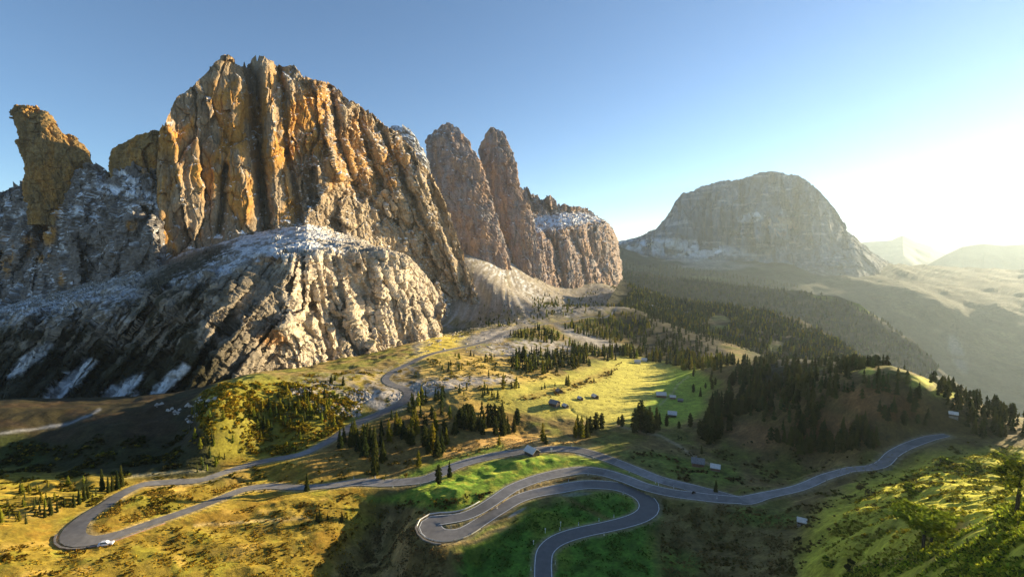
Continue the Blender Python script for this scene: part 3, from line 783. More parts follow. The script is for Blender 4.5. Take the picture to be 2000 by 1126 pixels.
R_MAIN = [(1850, 846, 3.12), (1838, 848, 3.9), (1820, 849, 4.68), (1790, 852, 5.07), (1760, 863, 5.07), (1740, 880, 5.07), (1728, 898, 5.07), (1705, 912, 5.07), (1660, 924, 5.07), (1610, 941, 5.07), (1560, 957, 5.07), (1500, 970, 5.46), (1450, 975, 7.5), (1400, 966, 7.5), (1340, 952, 7.2), (1290, 938, 7.2), (1240, 917, 7.2), (1190, 897, 7.2), (1140, 882, 7.2), (1100, 877, 7.2), (1065, 876, 7.2), (1020, 880, 7.2), (960, 890, 7.2), (900, 904, 7.2), (860, 921, 7.2), (830, 935, 7.2), (790, 944, 7), (750, 948, 7), (700, 945, 7), (640, 945, 4.88), (580, 948, 4.88), (530, 954, 4.88), (480, 962, 5.18), (430, 973, 5.18), (390, 986, 5.18), (350, 1002, 5.18), (310, 1018, 5.18), (270, 1032, 5.33), (230, 1043, 5.62), (190, 1048, 6.22), (160, 1046, 6.66), (142, 1036, 6.81), (148, 1017, 6.66), (175, 998, 5.92), (210, 980, 5.48), (240, 963, 5.18), (280, 947, 5.18), (330, 938, 5.18), (390, 934, 5.18), (440, 925, 5.18), (490, 914, 5.18), (530, 904, 5.18), (565, 894, 5.18), (600, 880, 5.18), (650, 855, 5.18), (700, 828, 7), (750, 804, 7), (785, 786, 7), (799, 772, 7), (790, 759, 7), (765, 749, 7), (753, 738, 5.18), (768, 725, 5.18), (800, 710, 5.18), (835, 692, 5.18), (880, 682, 5.18), (930, 672, 5.18), (965, 660, 5.18), (985, 649, 5.18), (1015, 641, 5.18), (1060, 633, 5.18), (1100, 629, 5.18), (1150, 618, 5.18), (1200, 606, 5.18), (1235, 600, 5.18)]
roads = []
for R in (R_LOOP, R_MAIN):
    R = np.array(R, float)
    h = ghit(R[:, 0], R[:, 1], GZs)
    c = catmull(np.concatenate([h, R[:, 2:3]], 1), 2.0)
    c[:, 2] = blur1(bil(GZs, c[:, 0], c[:, 1]), 9)
    roads.append(c)
# the two roads meet at the same height
dj = np.linalg.norm(roads[1][:, :2] - roads[0][-1, :2], axis=1); jz = roads[1][int(np.argmin(dj)), 2]
nb = 40; roads[0][-nb:, 2] += (jz - roads[0][-1, 2]) * np.linspace(0, 1, nb) ** 2
from mathutils import kdtree
allr = np.concatenate(roads)
kd = kdtree.KDTree(len(allr))
for i, p in enumerate(allr):
    kd.insert((p[0], p[1], 0), i)
kd.balance()
cell = 15.0
occ = set()
for p in allr:
    ci, cj = int(p[0] // cell), int(p[1] // cell)
    for a in (-1, 0, 1):
        for b in (-1, 0, 1):
            occ.add((ci + a, cj + b))
key = (np.floor(GX / cell).astype(int) + 7500) * 100000 + (np.floor(GY / cell).astype(int) + 7500)
occk = np.array(sorted((a + 7500) * 100000 + (b + 7500) for a, b in occ))
cand = np.argwhere(np.isin(key, occk))
RDIST = np.full(GX.shape, 99.0)
for i, j in cand:
    co, k, d = kd.find((GX[i, j], GY[i, j], 0))
    w = allr[k, 3] / 2
    dd = d - w
    RDIST[i, j] = dd
    t = min(max((dd - 1.2) / 11.0, 0), 1); t = t * t * (3 - 2 * t)
    GZ[i, j] = (allr[k, 2] - 0.12) * (1 - t) + GZ[i, j] * t

# ------------------------------------------------------------------ ground colours (what grows or lies where, plus painted shade on the left bank)
PG = np.stack([GX, GY, GZ], -1)
nG = grid_normals(PG); nG = np.where(nG[..., 2:] < 0, -nG, nG)
px_, py_, _ = proj(PG)
q1 = fbm(P2, 24.0, 4, 3.0); q2 = fbm(P2, 6.0, 3, 7.0); q3 = N(P2, 2.4, 1.0)
wx, wy = px_ + 10 * q1 + 4 * q2, py_ + 5 * q1 + 3 * q2
C = np.empty(PG.shape, np.float32); C[:] = BROWN
C = lerp3(C, OLIVE, sst(-0.2, 0.3, q1))
def put(colr, m):
    global C
    C = lerp3(C, colr, np.clip(m, 0, 1))
gold = sst(760, 700, wx) * sst(872, 905, wy)
put(GOLD, gold * (0.95 - 0.35 * sst(0.1, 0.6, q2)))
put((0.16, 0.075, 0.012), gold * sst(0.12, 0.5, q1 + 0.4 * q3) * 0.4)
put((0.14, 0.13, 0.015), gold * sst(0.15, 0.5, -q1 + 0.3 * q2) * 0.7)
put((0.28, 0.19, 0.045), gold * sst(0.3, 0.6, fbm(P2, 15.0, 3, 21.0)) * 0.7)
put((0.032, 0.036, 0.014), sst(480, 410, wx) * sst(935, 900, wy - 0.06 * wx) * 0.95)  # dark turf with the left bank's shade painted into its colour
put((0.05, 0.035, 0.018), sst(480, 410, wx) * sst(885, 850, wy) * (0.55 + 0.45 * sst(-0.1, 0.3, q1)))  # brown turf higher up the bank, darkened with the same painted shade
put((0.04, 0.06, 0.012), blob(wx, wy, 20, 890, 70, 50) * 0.6)
put((0.17, 0.15, 0.02), poly(wx, wy, [(420, 900), (380, 790), (430, 745), (560, 745), (690, 760), (720, 800), (650, 850), (560, 895)], 14) * (0.95 - 0.4 * sst(0, 0.5, q2)))
put((0.33, 0.29, 0.24), poly(wx, wy, [(560, 750), (640, 735), (760, 722), (830, 690), (820, 720), (750, 745), (720, 775), (700, 812), (620, 790)], 12) * sst(-0.15, 0.25, q2 + 0.4 * q3) * 0.8)
put((0.20, 0.14, 0.03), poly(wx, wy, [(640, 748), (760, 722), (830, 680), (930, 665), (840, 690), (760, 735), (740, 760)], 10) * sst(-0.1, 0.3, q1) * 0.6)
for b in [(962, 963, 12, 5, -32), (1052, 962, 26, 4, -14), (1120, 965, 34, 4, -4), (1142, 889, 20, 3, 14), (1010, 1000, 20, 3, -30)]:
    put((0.36, 0.34, 0.31), blob(px_, py_, *b) * 0.9)
put((0.16, 0.10, 0.03), poly(wx, wy, [(600, 890), (720, 825), (900, 780), (1010, 800), (1050, 850), (980, 870), (860, 900), (740, 935), (600, 935)], 14) * 0.7)
put((0.30, 0.19, 0.07), poly(wx, wy, [(860, 890), (950, 850), (1100, 855), (1180, 872), (1060, 872), (960, 878)], 8) * 0.8)
put((0.24, 0.17, 0.05), poly(wx, wy, [(800, 790), (830, 700), (980, 690), (1100, 740), (930, 780), (950, 830), (880, 800)], 12) * (0.75 + 0.3 * q2))
# gravel fans, stream bed and road spoil
grav = np.maximum.reduce([poly(wx, wy, [(740, 800), (700, 770), (760, 752), (830, 740), (1000, 735), (1010, 745), (900, 757), (830, 770), (790, 800)], 8) * sst(-0.2, 0.25, q2 + 0.3), blob(wx, wy, 1040, 680, 110, 16, -3) * sst(-0.1, 0.2, q2 + 0.2), blob(wx, wy, 960, 655, 60, 12, -15)])
put(SCREE, grav * 0.9)
fan = poly(wx, wy, [(870, 470), (1000, 495), (1060, 545), (1180, 552), (1220, 565), (1235, 598), (1150, 612), (1060, 628), (990, 640), (900, 640), (840, 660), (815, 690), (800, 640), (880, 600)], 10)
put((0.31, 0.27, 0.215), fan)
put((0.20, 0.16, 0.04), fan * sst(0.05, 0.4, fbm(np.stack([GX * 1.5, GY * 0.5, 0 * GX], -1), 30.0, 3, 4.0) + 0.25 * sst(560, 640, wy)) * (0.35 + 0.5 * sst(590, 640, wy)))
put((0.20, 0.17, 0.14), fan * sst(0.0, 0.35, RUN) * 0.7)
put((0.42, 0.40, 0.38), fan * sst(0.05, 0.4, -RUN) * 0.8)
put(SNOW, sst(0.2, -0.2, RUN) * poly(wx, wy, [(885, 475), (960, 500), (1010, 520), (1060, 575), (1120, 615), (1060, 600), (1000, 560), (930, 520)], 14) * sst(-0.25, 0.25, q2 + 0.2 * q1) * 0.6)
put(SNOW, poly(wx, wy, [(1195, 545), (1230, 560), (1290, 600), (1240, 590)], 8) * sst(-0.1, 0.3, q2) * 0.7)
put(SCREE, poly(wx, wy, [(1080, 632), (1150, 650), (1215, 675), (1190, 685), (1110, 655)], 6) * (0.8 + 0.2 * q2))
put((0.20, 0.16, 0.03), poly(wx, wy, [(810, 700), (830, 640), (920, 660), (860, 690)], 12) * 0.8)
put(DARKVEG, poly(wx, wy, [(1225, 610), (1240, 590), (1340, 590), (1430, 700), (1260, 700), (1215, 650)], 8) * 0.9)
# meadows
put(MEADOW, mead * (0.97 - 0.12 * q1))
put((0.28, 0.235, 0.05), mead * sst(1180, 1000, wx) * sst(0.0, 0.4, q1) * 0.5)
put((0.09, 0.155, 0.018), mead * sst(1270, 1330, wx + 0.7 * (wy - 740)) * 0.8)
put((0.15, 0.115, 0.03), mead * poly(wx, wy, [(1030, 778), (1000, 772), (1100, 755), (1180, 722), (1200, 715), (1190, 735), (1110, 765)], 5) * 0.8)
lawn = poly(wx + 10 * q1, wy + 6 * q1, [(900, 1126), (900, 1080), (1020, 1000), (1110, 962), (1220, 950), (1300, 990), (1270, 1040), (1300, 1126), (1250, 1300), (950, 1300)], 26)
put(GREEN, lawn * 0.97)
put((0.10, 0.135, 0.015), lawn * sst(0.05, 0.45, q1) * 0.7)
put((0.12, 0.10, 0.03), np.exp(-(segdist(wx, wy, [(1078, 962), (1110, 975), (1160, 1000), (1190, 1015)]) / 5) ** 2) * 0.8)
hut_lawn = poly(wx, wy, [(700, 975), (790, 958), (860, 935), (960, 898), (1080, 886), (1200, 905), (1290, 945), (1180, 912), (1090, 912), (1010, 938), (940, 985), (880, 1000), (800, 985)], 9)
put((0.075, 0.135, 0.014), hut_lawn * 0.92)
put((0.17, 0.17, 0.025), hut_lawn * sst(0.0, 0.4, q2 + 0.3 * q1) * 0.7)
put((0.07, 0.12, 0.015), np.exp(-(segdist(wx, wy, [(760, 938), (840, 918), (900, 893), (980, 872)]) / 8) ** 2) * 0.85)
put((0.07, 0.11, 0.015), poly(wx, wy, [(1080, 866), (1180, 880), (1290, 930), (1400, 955), (1450, 940), (1440, 905), (1330, 890), (1250, 880)], 14) * 0.6)
strip = poly(wx, wy, [(960, 985), (1050, 945), (1140, 930), (1220, 940), (1290, 985), (1240, 955), (1170, 938), (1080, 948), (1000, 975)], 5)
put(STRAW, strip * 0.85)
bank = poly(wx, wy, [(720, 1030), (800, 1000), (840, 1005), (828, 1060), (900, 1080), (880, 1126), (930, 1200), (600, 1200), (640, 1126)], 14)
put((0.13, 0.095, 0.03), bank * 0.85)
put(STRAW, bank * sst(0.05, 0.4, fbm(np.stack([GX, GY * 0.5, 0 * GX], -1), 10.0, 3, 2.0)) * 0.55)
put(STRAW, np.exp(-(segdist(wx, wy, [(850, 1062), (930, 1058), (985, 1030)]) / 6) ** 2) * 0.8)
rb = poly(wx, wy, [(1290, 985), (1450, 985), (1560, 1000), (1560, 1126), (1290, 1126)], 20)
put((0.105, 0.085, 0.03), rb * 0.8)
put((0.06, 0.10, 0.012), rb * np.maximum(blob(wx, wy, 1500, 1000, 90, 30), blob(wx, wy, 1320, 1110, 60, 40)) * 0.8)
hill = poly(wx, wy, [(1370, 830), (1400, 720), (1700, 712), (2100, 860), (1900, 880), (1750, 860), (1500, 900)], 20)
put((0.085, 0.062, 0.022), hill * 0.85)
put(HEATH, hill * np.maximum.reduce([blob(wx, wy, 1720, 788, 90, 32, 8), blob(wx, wy, 1470, 855, 60, 30), blob(wx, wy, 1610, 830, 60, 30)]) * 0.8)
put((0.20, 0.20, 0.04), np.maximum.reduce([blob(wx, wy, *b) for b in [(1580, 714, 30, 8), (1650, 718, 20, 9), (1690, 722, 16, 8), (1800, 748, 26, 12), (1850, 765, 30, 14), (1545, 712, 10, 8)]]))
put((0.028, 0.032, 0.014), sst(330, 390, np.hypot(GX, GY)) * sst(1440, 1500, px_))
lime = rightk * sst(330, 260, np.hypot(GX, GY)) * sst(860, 885, wy)
put(LIME, lime * (0.95 - 0.3 * sst(0.1, 0.5, q1)))
put((0.34, 0.24, 0.07), lime * np.maximum(blob(wx, wy, 1850, 1035, 60, 20, -6), blob(wx, wy, 1760, 1095, 90, 8, -4)) * 0.9)
put((0.09, 0.10, 0.012), lime * sst(0.15, 0.5, q2 - 0.2 * q1) * 0.6)
# tracks
for line, w, cc, k in [([(1205, 830), (1240, 840), (1290, 850), (1330, 872), (1360, 895), (1400, 912)], 2.2, (0.26, 0.21, 0.13), 0.8), ([(1345, 735), (1325, 750), (1310, 770), (1290, 790)], 2.0, (0.20, 0.20, 0.10), 0.7), ([(380, 1025), (480, 1018), (600, 1010)], 3, (0.36, 0.27, 0.12), 0.7), ([(250, 930), (330, 922), (400, 918)], 3, (0.34, 0.30, 0.18), 0.6), ([(0, 846), (60, 838), (130, 828), (170, 812), (195, 800)], 2.6, (0.24, 0.24, 0.24), 0.9), ([(700, 770), (720, 790), (760, 802)], 3, (0.5, 0.46, 0.4), 0.6), ([(1235, 600), (1245, 596), (1260, 592)], 3, (0.34, 0.3, 0.24), 0.8)]:
    put(cc, np.exp(-(segdist(px_ + 2 * q2, py_ + 1.5 * q2, line) / w) ** 2) * k)
put((0.24, 0.20, 0.12), sst(2.2, 0.4, RDIST + 0.8 * q2) * (0.55 + 0.35 * sst(840, 760, px_) * sst(900, 860, py_)))
C *= (1 + 0.22 * q3 + 0.25 * q2)[..., None]
veg = sst(0.35, 0.75, 1 - C.min(-1) / (C.max(-1) + 1e-6)) * sst(900, 550, np.exp(GL)) * sst(0.03, 0.13, C.max(-1))
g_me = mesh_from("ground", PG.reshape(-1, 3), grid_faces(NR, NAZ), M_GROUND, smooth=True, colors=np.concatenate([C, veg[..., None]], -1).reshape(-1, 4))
link("ground", g_me, kind="structure")

# which of the ground lies open to view
_el = (GZ - CAM_Z + 5.0) / np.exp(GL)
_hor = np.maximum.accumulate((GZ - CAM_Z) / np.exp(GL), axis=0)
OPEN = _el >= _hor
CELL = np.exp(2 * GL) * np.gradient(LR)[:, None]
def ground_samples(poly_pts, count, dscale, off, base, gain):
    ok = np.argwhere(inside(px_, py_, poly_pts) & OPEN)
    if len(ok) == 0:
        return np.zeros((0, 3))
    d = N(P2[ok[:, 0], ok[:, 1]], dscale, off)
    w = CELL[ok[:, 0], ok[:, 1]] * np.clip(base + gain * d, 0, 1)
    w = w + 1e-9 * w.max()
    pick = ok[rng.choice(len(ok), count, p=w / w.sum())].astype(float) + rng.uniform(-0.5, 0.5, (count, 2))
    r = np.exp(np.interp(pick[:, 0], np.arange(NR), LR)); a = np.interp(pick[:, 1], np.arange(NAZ), AZ)
    x, y = r * np.sin(a), r * np.cos(a)
    return np.stack([x, y, bil(GZ, x, y)], -1)

# ------------------------------------------------------------------ road surfaces and edge lines
def asphalt():
    m, nt, b = mat_base("asphalt")
    N_, L = nt.nodes, nt.links
    tc = N_.new("ShaderNodeTexCoord")
    def noise(sc, det, lo, hi, a, bb, vor=False):
        if vor:
            nz = N_.new("ShaderNodeTexVoronoi"); nz.inputs["Scale"].default_value = sc; out = nz.outputs["Color"]
        else:
            nz = N_.new("ShaderNodeTexNoise"); nz.inputs["Scale"].default_value = sc; nz.inputs["Detail"].default_value = det; out = nz.outputs["Fac"]
        L.new(tc.outputs["Object"], nz.inputs["Vector"])
        mr = N_.new("ShaderNodeMapRange"); L.new(out, mr.inputs["Value"])
        for k, v in zip(("From Min", "From Max", "To Min", "To Max"), (lo, hi, a, bb)):
            mr.inputs[k].default_value = v
        return mr.outputs[0]
    mul = None
    for args in ((0.03, 3, 0.35, 0.65, 0.75, 1.25), (0.4, 6, 0.3, 0.7, 0.8, 1.2), (0.035, 0, 0.2, 0.8, 0.78, 1.15, True)):
        o = noise(*args)
        if mul is None:
            mul = o
        else:
            mm = N_.new("ShaderNodeMath"); mm.operation = 'MULTIPLY'; L.new(mul, mm.inputs[0]); L.new(o, mm.inputs[1]); mul = mm.outputs[0]
    vm = N_.new("ShaderNodeVectorMath"); vm.operation = 'SCALE'; vm.inputs[0].default_value = (0.20, 0.192, 0.19)
    L.new(mul, vm.inputs["Scale"]); L.new(vm.outputs[0], b.inputs["Base Color"]); b.inputs["Roughness"].default_value = 0.7
    return m
M_ASPH = asphalt()
M_LINE = plain("road_paint", (0.66, 0.66, 0.64), 0.7, 0.25, 1.5)
def ribbon(c, off0, off1, dz, name, mat, parent=None, **props):
    d = np.gradient(c[:, :2], axis=0)
    d /= np.linalg.norm(d, axis=1, keepdims=True) + 1e-9
    nrm = np.stack([-d[:, 1], d[:, 0]], 1)
    cols = []
    for o in np.linspace(0, 1, 5 if abs(np.mean(off1 - off0)) > 2 else 2):
        of = off0 + (off1 - off0) * o
        cols.append(np.concatenate([c[:, :2] + nrm * of[:, None], (c[:, 2] + dz)[:, None]], 1))
    V = np.stack(cols, 1)
    me = mesh_from(name, V.reshape(-1, 3), grid_faces(V.shape[0], V.shape[1]), mat, smooth=True)
    return link(name, me, parent, **props)
for c in roads:
    w = c[:, 3] / 2
    r = ribbon(c, -w, w, 0.10, "road", M_ASPH, kind="structure")
    for s in (-1, 1):
        lw = 0.27 if c is roads[0] else 0.18
        a, b = s * (w - 0.22 - lw), s * (w - 0.22)
        sl = slice(0, None) if c is roads[0] else slice(0, int(np.argmin(np.abs(proj(c[:len(c) // 2, :3])[0] - 640))))
        ribbon(c[sl], a[sl], b[sl], 0.115, "edge_line", M_LINE, r)

M_NEWASPH = plain("new_asphalt", (0.125, 0.122, 0.122), 0.75, 0.12, 0.5)
_c = roads[0]
_k = int(np.argmin(np.linalg.norm(_c[:, :2] - ghit(1152, 945)[0][:2], axis=1)))
_c = _c[:_k]
ribbon(_c, -(_c[:, 3] / 2 - 0.05), _c[:, 3] / 2 - 0.05, 0.106, "resurfaced_strip", M_NEWASPH, [o for o in bpy.data.objects if o.name == "road"][0])

# ------------------------------------------------------------------ hills beyond
def hill_colour(base, alt, s, patch=None):
    def f(P, n, PX, PY, V):
        q = fbm(P, s, 4, 2.0)
        c = np.empty(P.shape, np.float32); c[:] = base
        c = lerp3(c, alt, sst(0.05, 0.5, q))
        if patch:
            for shape, colr, k in patch:
                c = lerp3(c, colr, blob(PX + 8 * q, PY + 5 * q, *shape) * k * sst(-0.5, 0.1, q + 0.2))
        return c
    return f
loft("wooded_hill", [[(1130, 720, 600), (1300, 735, 600), (1500, 770, 560), (1720, 800, 560)], [(1140, 668, 700), (1300, 690, 680), (1400, 698, 660), (1500, 705, 640), (1600, 712, 640), (1720, 740, 660)],
                     [(1180, 600, 960), (1300, 630, 900), (1420, 640, 850), (1520, 655, 820), (1620, 680, 760), (1715, 725, 740)],
                     [(1212, 548, 1400), (1240, 556, 1350), (1300, 580, 1250), (1400, 594, 1150), (1500, 606, 1050), (1560, 622, 980), (1620, 652, 900), (1660, 682, 840), (1695, 706, 800), (1715, 722, 780)]],
     200, 120, None, lambda P, n, a, b, v: n * (6 * fbm(P, 70.0, 3))[..., None], hill_colour((0.03, 0.03, 0.013), (0.05, 0.045, 0.018), 60.0, [((1405, 632, 22, 20), (0.09, 0.13, 0.03), 0.9), ((1520, 675, 30, 14), (0.08, 0.12, 0.03), 0.7), ((1290, 600, 25, 7, 20), (0.6, 0.6, 0.6), 0.6), ((1345, 607, 12, 4), (0.5, 0.48, 0.44), 0.7)]), M_HILL, back=((40, -25), (200, -160), (400, -400)))
loft("wooded_spur", [[(1180, 680, 1500), (1500, 740, 1400), (1900, 830, 1300)], [(1190, 600, 1900), (1500, 650, 1700), (1700, 690, 1600), (1900, 790, 1450)],
                     [(1195, 520, 2500), (1300, 540, 2300), (1450, 556, 2100), (1560, 566, 2000), (1620, 578, 1940), (1680, 596, 1880), (1720, 622, 1820), (1780, 668, 1720), (1840, 715, 1620), (1900, 770, 1550)]],
     160, 90, None, lambda P, n, a, b, v: n * (14 * fbm(P, 150.0, 3))[..., None], hill_colour((0.03, 0.036, 0.02), (0.06, 0.055, 0.028), 120.0, [((1690, 600, 40, 12, 25), (0.20, 0.24, 0.03), 0.9), ((1610, 580, 40, 6, 10), (0.2, 0.22, 0.03), 0.8), ((1560, 640, 40, 14, 20), (0.2, 0.2, 0.17), 0.5)]), M_HILL, back=((80, -50), (400, -300), (800, -600)))  # bright green strips along the crest paint its sunlit rim
loft("valley_slope", [[(1100, 760, 2300), (1500, 800, 2000), (2400, 900, 1700)], [(1100, 620, 2900), (1500, 660, 2700), (1800, 700, 2500), (2400, 780, 2200)],
                      [(1100, 545, 3400), (1300, 555, 3200), (1500, 560, 3100), (1700, 575, 3000), (2000, 600, 2900), (2400, 640, 2800)],
                      [(1100, 480, 4200), (1195, 484, 4000), (1300, 505, 3800), (1500, 508, 3700), (1700, 512, 3900), (1780, 518, 4300), (1850, 520, 4600), (2400, 540, 4600)]],
     200, 110, None, lambda P, n, a, b, v: n * (35 * fbm(P, 420.0, 4))[..., None], hill_colour((0.024, 0.036, 0.02), (0.05, 0.058, 0.03), 260.0, [((1330, 500, 100, 12, 5), (0.5, 0.5, 0.5), 0.6), ((1360, 545, 60, 7), (0.13, 0.15, 0.05), 0.8), ((1870, 690, 14, 40, -20), (0.3, 0.29, 0.26), 0.5), ((1400, 520, 90, 8), (0.3, 0.3, 0.28), 0.5)]), M_HILL, back=((400, -150), (900, -500)))
lk_base = [(1180, 486, 4400), (1300, 515, 4000), (1400, 520, 3800), (1500, 515, 3660), (1600, 512, 3560), (1680, 515, 3520), (1725, 518, 3750), (1750, 524, 4300)]
lk_mid = [(1188, 480, 4500), (1290, 470, 4100), (1330, 466, 3920), (1400, 470, 3840), (1500, 465, 3720), (1600, 460, 3640), (1665, 475, 3640), (1705, 500, 3880), (1745, 516, 4400)]
lk_top = [(1194, 475, 4700), (1240, 466, 4560), (1280, 446, 4360), (1300, 425, 4260), (1318, 393, 4170), (1332, 378, 4120), (1352, 374, 4090), (1370, 364, 4060), (1400, 355, 4010), (1430, 353, 3970), (1460, 346, 3930), (1482, 337, 3900), (1505, 334, 3880), (1560, 341, 3840), (1590, 362, 3830), (1620, 392, 3840), (1640, 422, 3860), (1655, 450, 3900), (1680, 474, 3990), (1700, 494, 4090), (1735, 512, 4300), (1742, 518, 4420)]
def lk_relief(PX, PY, V):
    Q = np.stack([PX, PY * 0.3, 0 * PX + 14], -1)
    return (-150 * facets(Q, (55.0, 55.0, 55.0), 0.8, 0.2) - 45 * facets(Q + 30, (17.0, 17.0, 17.0), 0.7, 0.35)) * sst(0.3, 0.5, V) * sst(1.02, 0.86, V) + grooves(PX, PY, [([(1552, 375), (1555, 455)], 4, 130), ([(1510, 345), (1515, 400)], 4, 50), ([(1400, 380), (1395, 440)], 4, 60), ([(1465, 400), (1520, 460)], 12, -70)])
def lk_colour(P, n, PX, PY, V):
    c = rock_colour(P * 0.25, (0.085, 0.115, 0.155), 0.7)  # bluish base has the mountain's shade and distance haze painted in
    q = fbm(P, 120.0, 3, 2.0); st = N(P, (40.0, 40.0, 400.0), 5.0) + 0.6 * N(P, (16.0, 16.0, 200.0), 7.0)
    c = lerp3(c, (0.05, 0.055, 0.06), sst(0.1, 0.6, st) * 0.75)  # dark streaks painted in place of relief shading on the dim face
    c = lerp3(c, (0.20, 0.20, 0.20), sst(0.15, 0.6, -st + 0.3 * q) * 0.6)
    c = lerp3(c, (0.42, 0.30, 0.20), blob(PX, PY, 1520, 440, 36, 20) * sst(-0.4, 0.1, q) * 0.85)
    led = N(P, (300.0, 300.0, 28.0), 3.0)
    c = lerp3(c, SNOW, sst(0.3, 0.6, led + 0.4 * q) * 0.18)
    c = lerp3(c, SNOW, np.maximum.reduce([blob(PX, PY, 1465, 425, 30, 10, -10), blob(PX, PY, 1330, 485, 120, 18, 4) * 0.9, blob(PX, PY, 1250, 480, 60, 10, 10)]) * sst(-0.2, 0.2, q + 0.5 * N(P, 40.0)) * 0.7)
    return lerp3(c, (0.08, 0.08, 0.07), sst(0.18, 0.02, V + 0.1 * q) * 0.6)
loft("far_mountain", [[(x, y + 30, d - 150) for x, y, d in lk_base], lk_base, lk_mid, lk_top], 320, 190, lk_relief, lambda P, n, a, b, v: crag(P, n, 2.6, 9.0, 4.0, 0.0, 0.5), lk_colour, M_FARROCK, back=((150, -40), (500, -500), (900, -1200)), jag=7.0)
def ridge(name, top, drop, colr):
    top = np.array(top, float)
    loft(name, [[(x, y + drop, d * 0.82) for x, y, d in top], [(x, y + drop * 0.45, d * 0.92) for x, y, d in top], [tuple(p) for p in top]], 160, 40, None,
         lambda P, n, a, b, v: n * (70 * fbm(P, 900.0, 3) * sst(1.0, 0.7, v))[..., None], hill_colour(colr, tuple(np.array(colr) * 1.5), 500.0), M_FARROCK, back=((500, -200), (2000, -1500)))
ridge("distant_ridge", [(1640, 480, 9500), (1690, 472, 9500), (1740, 469, 9500), (1755, 462, 9500), (1764, 459, 9500), (1774, 464, 9500), (1790, 472, 9500), (1815, 481, 9500), (1840, 494, 9500), (1880, 505, 9500)], 60, (0.045, 0.05, 0.055))
ridge("distant_ridge", [(1700, 482, 13000), (1800, 474, 13000), (1850, 478, 13000), (1950, 472, 13000), (2100, 468, 13000), (2600, 455, 13000)], 50, (0.05, 0.055, 0.06))
ridge("valley_hill", [(1770, 540, 7500), (1820, 512, 7500), (1850, 496, 7500), (1880, 482, 7500), (1920, 476, 7500), (1960, 480, 7500), (2040, 474, 7500), (2200, 460, 7500), (2600, 450, 7500)], 110, (0.025, 0.03, 0.018))

# ------------------------------------------------------------------ trees
M_TRUNK = plain("bark", (0.09, 0.065, 0.045), 0.95, 0.4, 2.0)
M_SPRUCE = leaf_mat("spruce_needles", (0.030, 0.044, 0.013), (0.075, 0.078, 0.016), 0.3)
M_LARCH = leaf_mat("larch_needles", (0.12, 0.13, 0.014), (0.24, 0.19, 0.016), 0.42)
M_MASS = leaf_mat("needle_mass", None, None, 0.3, attr=True, scale=0.05)

def conifer(seed, whorls, per, prof, droop, core=0.5, jitter=0.25):
    """crown of drooping branch blades about a ragged core; unit height, crown from 0.06 up"""
    r = np.random.default_rng(seed)
    V, Fc = [], []
    def tri(a, b, c):
        n = len(V); V.extend([a, b, c]); Fc.append((n, n + 1, n + 2))
    for k in range(whorls):
        t = (k + 0.5) / whorls
        z = 0.07 + 0.9 * t
        R = prof(t)
        ph = r.uniform(0, 6.28)
        nb = max(3, int(round(per * (1 - 0.45 * t))))
        for b in range(nb):
            a = ph + b * 6.283 / nb + r.uniform(-0.3, 0.3)
            L = R * (1 + r.uniform(-jitter, jitter))
            wd = L * r.uniform(0.32, 0.5) + 0.008
            zz = z + r.uniform(-0.5, 0.5) * 0.9 / whorls
            d = np.array([math.cos(a), math.sin(a), 0]); s = np.array([-d[1], d[0], 0])
            p0 = np.array([0, 0, zz + 0.02])
            mid = d * L * 0.55 + np.array([0, 0, zz - droop * L * 0.25])
            tip = d * L + np.array([0, 0, zz - droop * L])
            tri(p0, mid - s * wd, mid + s * wd)
            tri(mid - s * wd, tip + s * wd * 0.3 * r.uniform(-1, 1), mid + s * wd)
            up = mid + np.array([0, 0, 0.05 + 0.25 * wd])
            tri(mid - s * wd * 0.6 - d * 0.02, tip, up)
    nc = 7
    for k in range(3):
        z0, z1 = 0.06 + 0.31 * k, 0.06 + 0.31 * k + 0.36
        for b in range(nc):
            a0, a1 = b * 6.283 / nc + k, (b + 1) * 6.283 / nc + k
            rr0 = core * prof(0.31 * k) * r.uniform(0.8, 1.2)
            tri(np.array([rr0 * math.cos(a0), rr0 * math.sin(a0), z0]), np.array([rr0 * math.cos(a1), rr0 * math.sin(a1), z0]), np.array([0, 0, min(z1, 0.99)]))
    return np.array(V), np.array(Fc)
def cone_tree(seed, prof):
    r = np.random.default_rng(seed)
    V = [(0, 0, 1.0)]; Fc = []
    for k in range(5):
        a = k * 6.283 / 5 + r.uniform(-0.3, 0.3); w = prof(0.1) * r.uniform(0.8, 1.4)
        V.append((w * math.cos(a), w * math.sin(a), r.uniform(0.02, 0.2)))
    for k in range(5):
        V.append((0.55 * V[1 + k][0] + r.uniform(-.03, .03), 0.55 * V[1 + k][1] + r.uniform(-.03, .03), r.uniform(0.5, 0.65)))
    for k in range(5):
        q = (k + 1) % 5
        Fc += [(1 + k, 1 + q, 6 + k), (1 + q, 6 + q, 6 + k), (6 + k, 6 + q, 0)]
    return np.array(V), np.array(Fc)
p_spruce = lambda t: 0.17 * (1 - t) ** 0.8 + 0.012
p_slim = lambda t: 0.105 * (1 - t) ** 0.55 + 0.01
p_pine = lambda t: 0.19 * math.sqrt(max(0.0, 1 - (1.25 * t - 0.25) ** 2)) * (0.65 + 0.35 * min(1, 3 * t)) + 0.01
p_larch = lambda t: 0.20 * (1 - t) ** 0.75 * (0.55 + 0.45 * min(1, 4 * t)) + 0.012
PROTO = {}
def proto(kind, variants, mat, **kw):
    PROTO[kind] = []
    for s in range(variants):
        V, Fc = conifer(hash(kind) % 97 + s * 13 if False else {'spruce': 3, 'slim': 31, 'pine': 57, 'larch': 83}[kind] + s * 7, **kw)
        PROTO[kind].append(mesh_from("crown", V, Fc, mat))
proto('spruce', 3, M_SPRUCE, whorls=15, per=9, prof=p_spruce, droop=0.45, jitter=0.42)
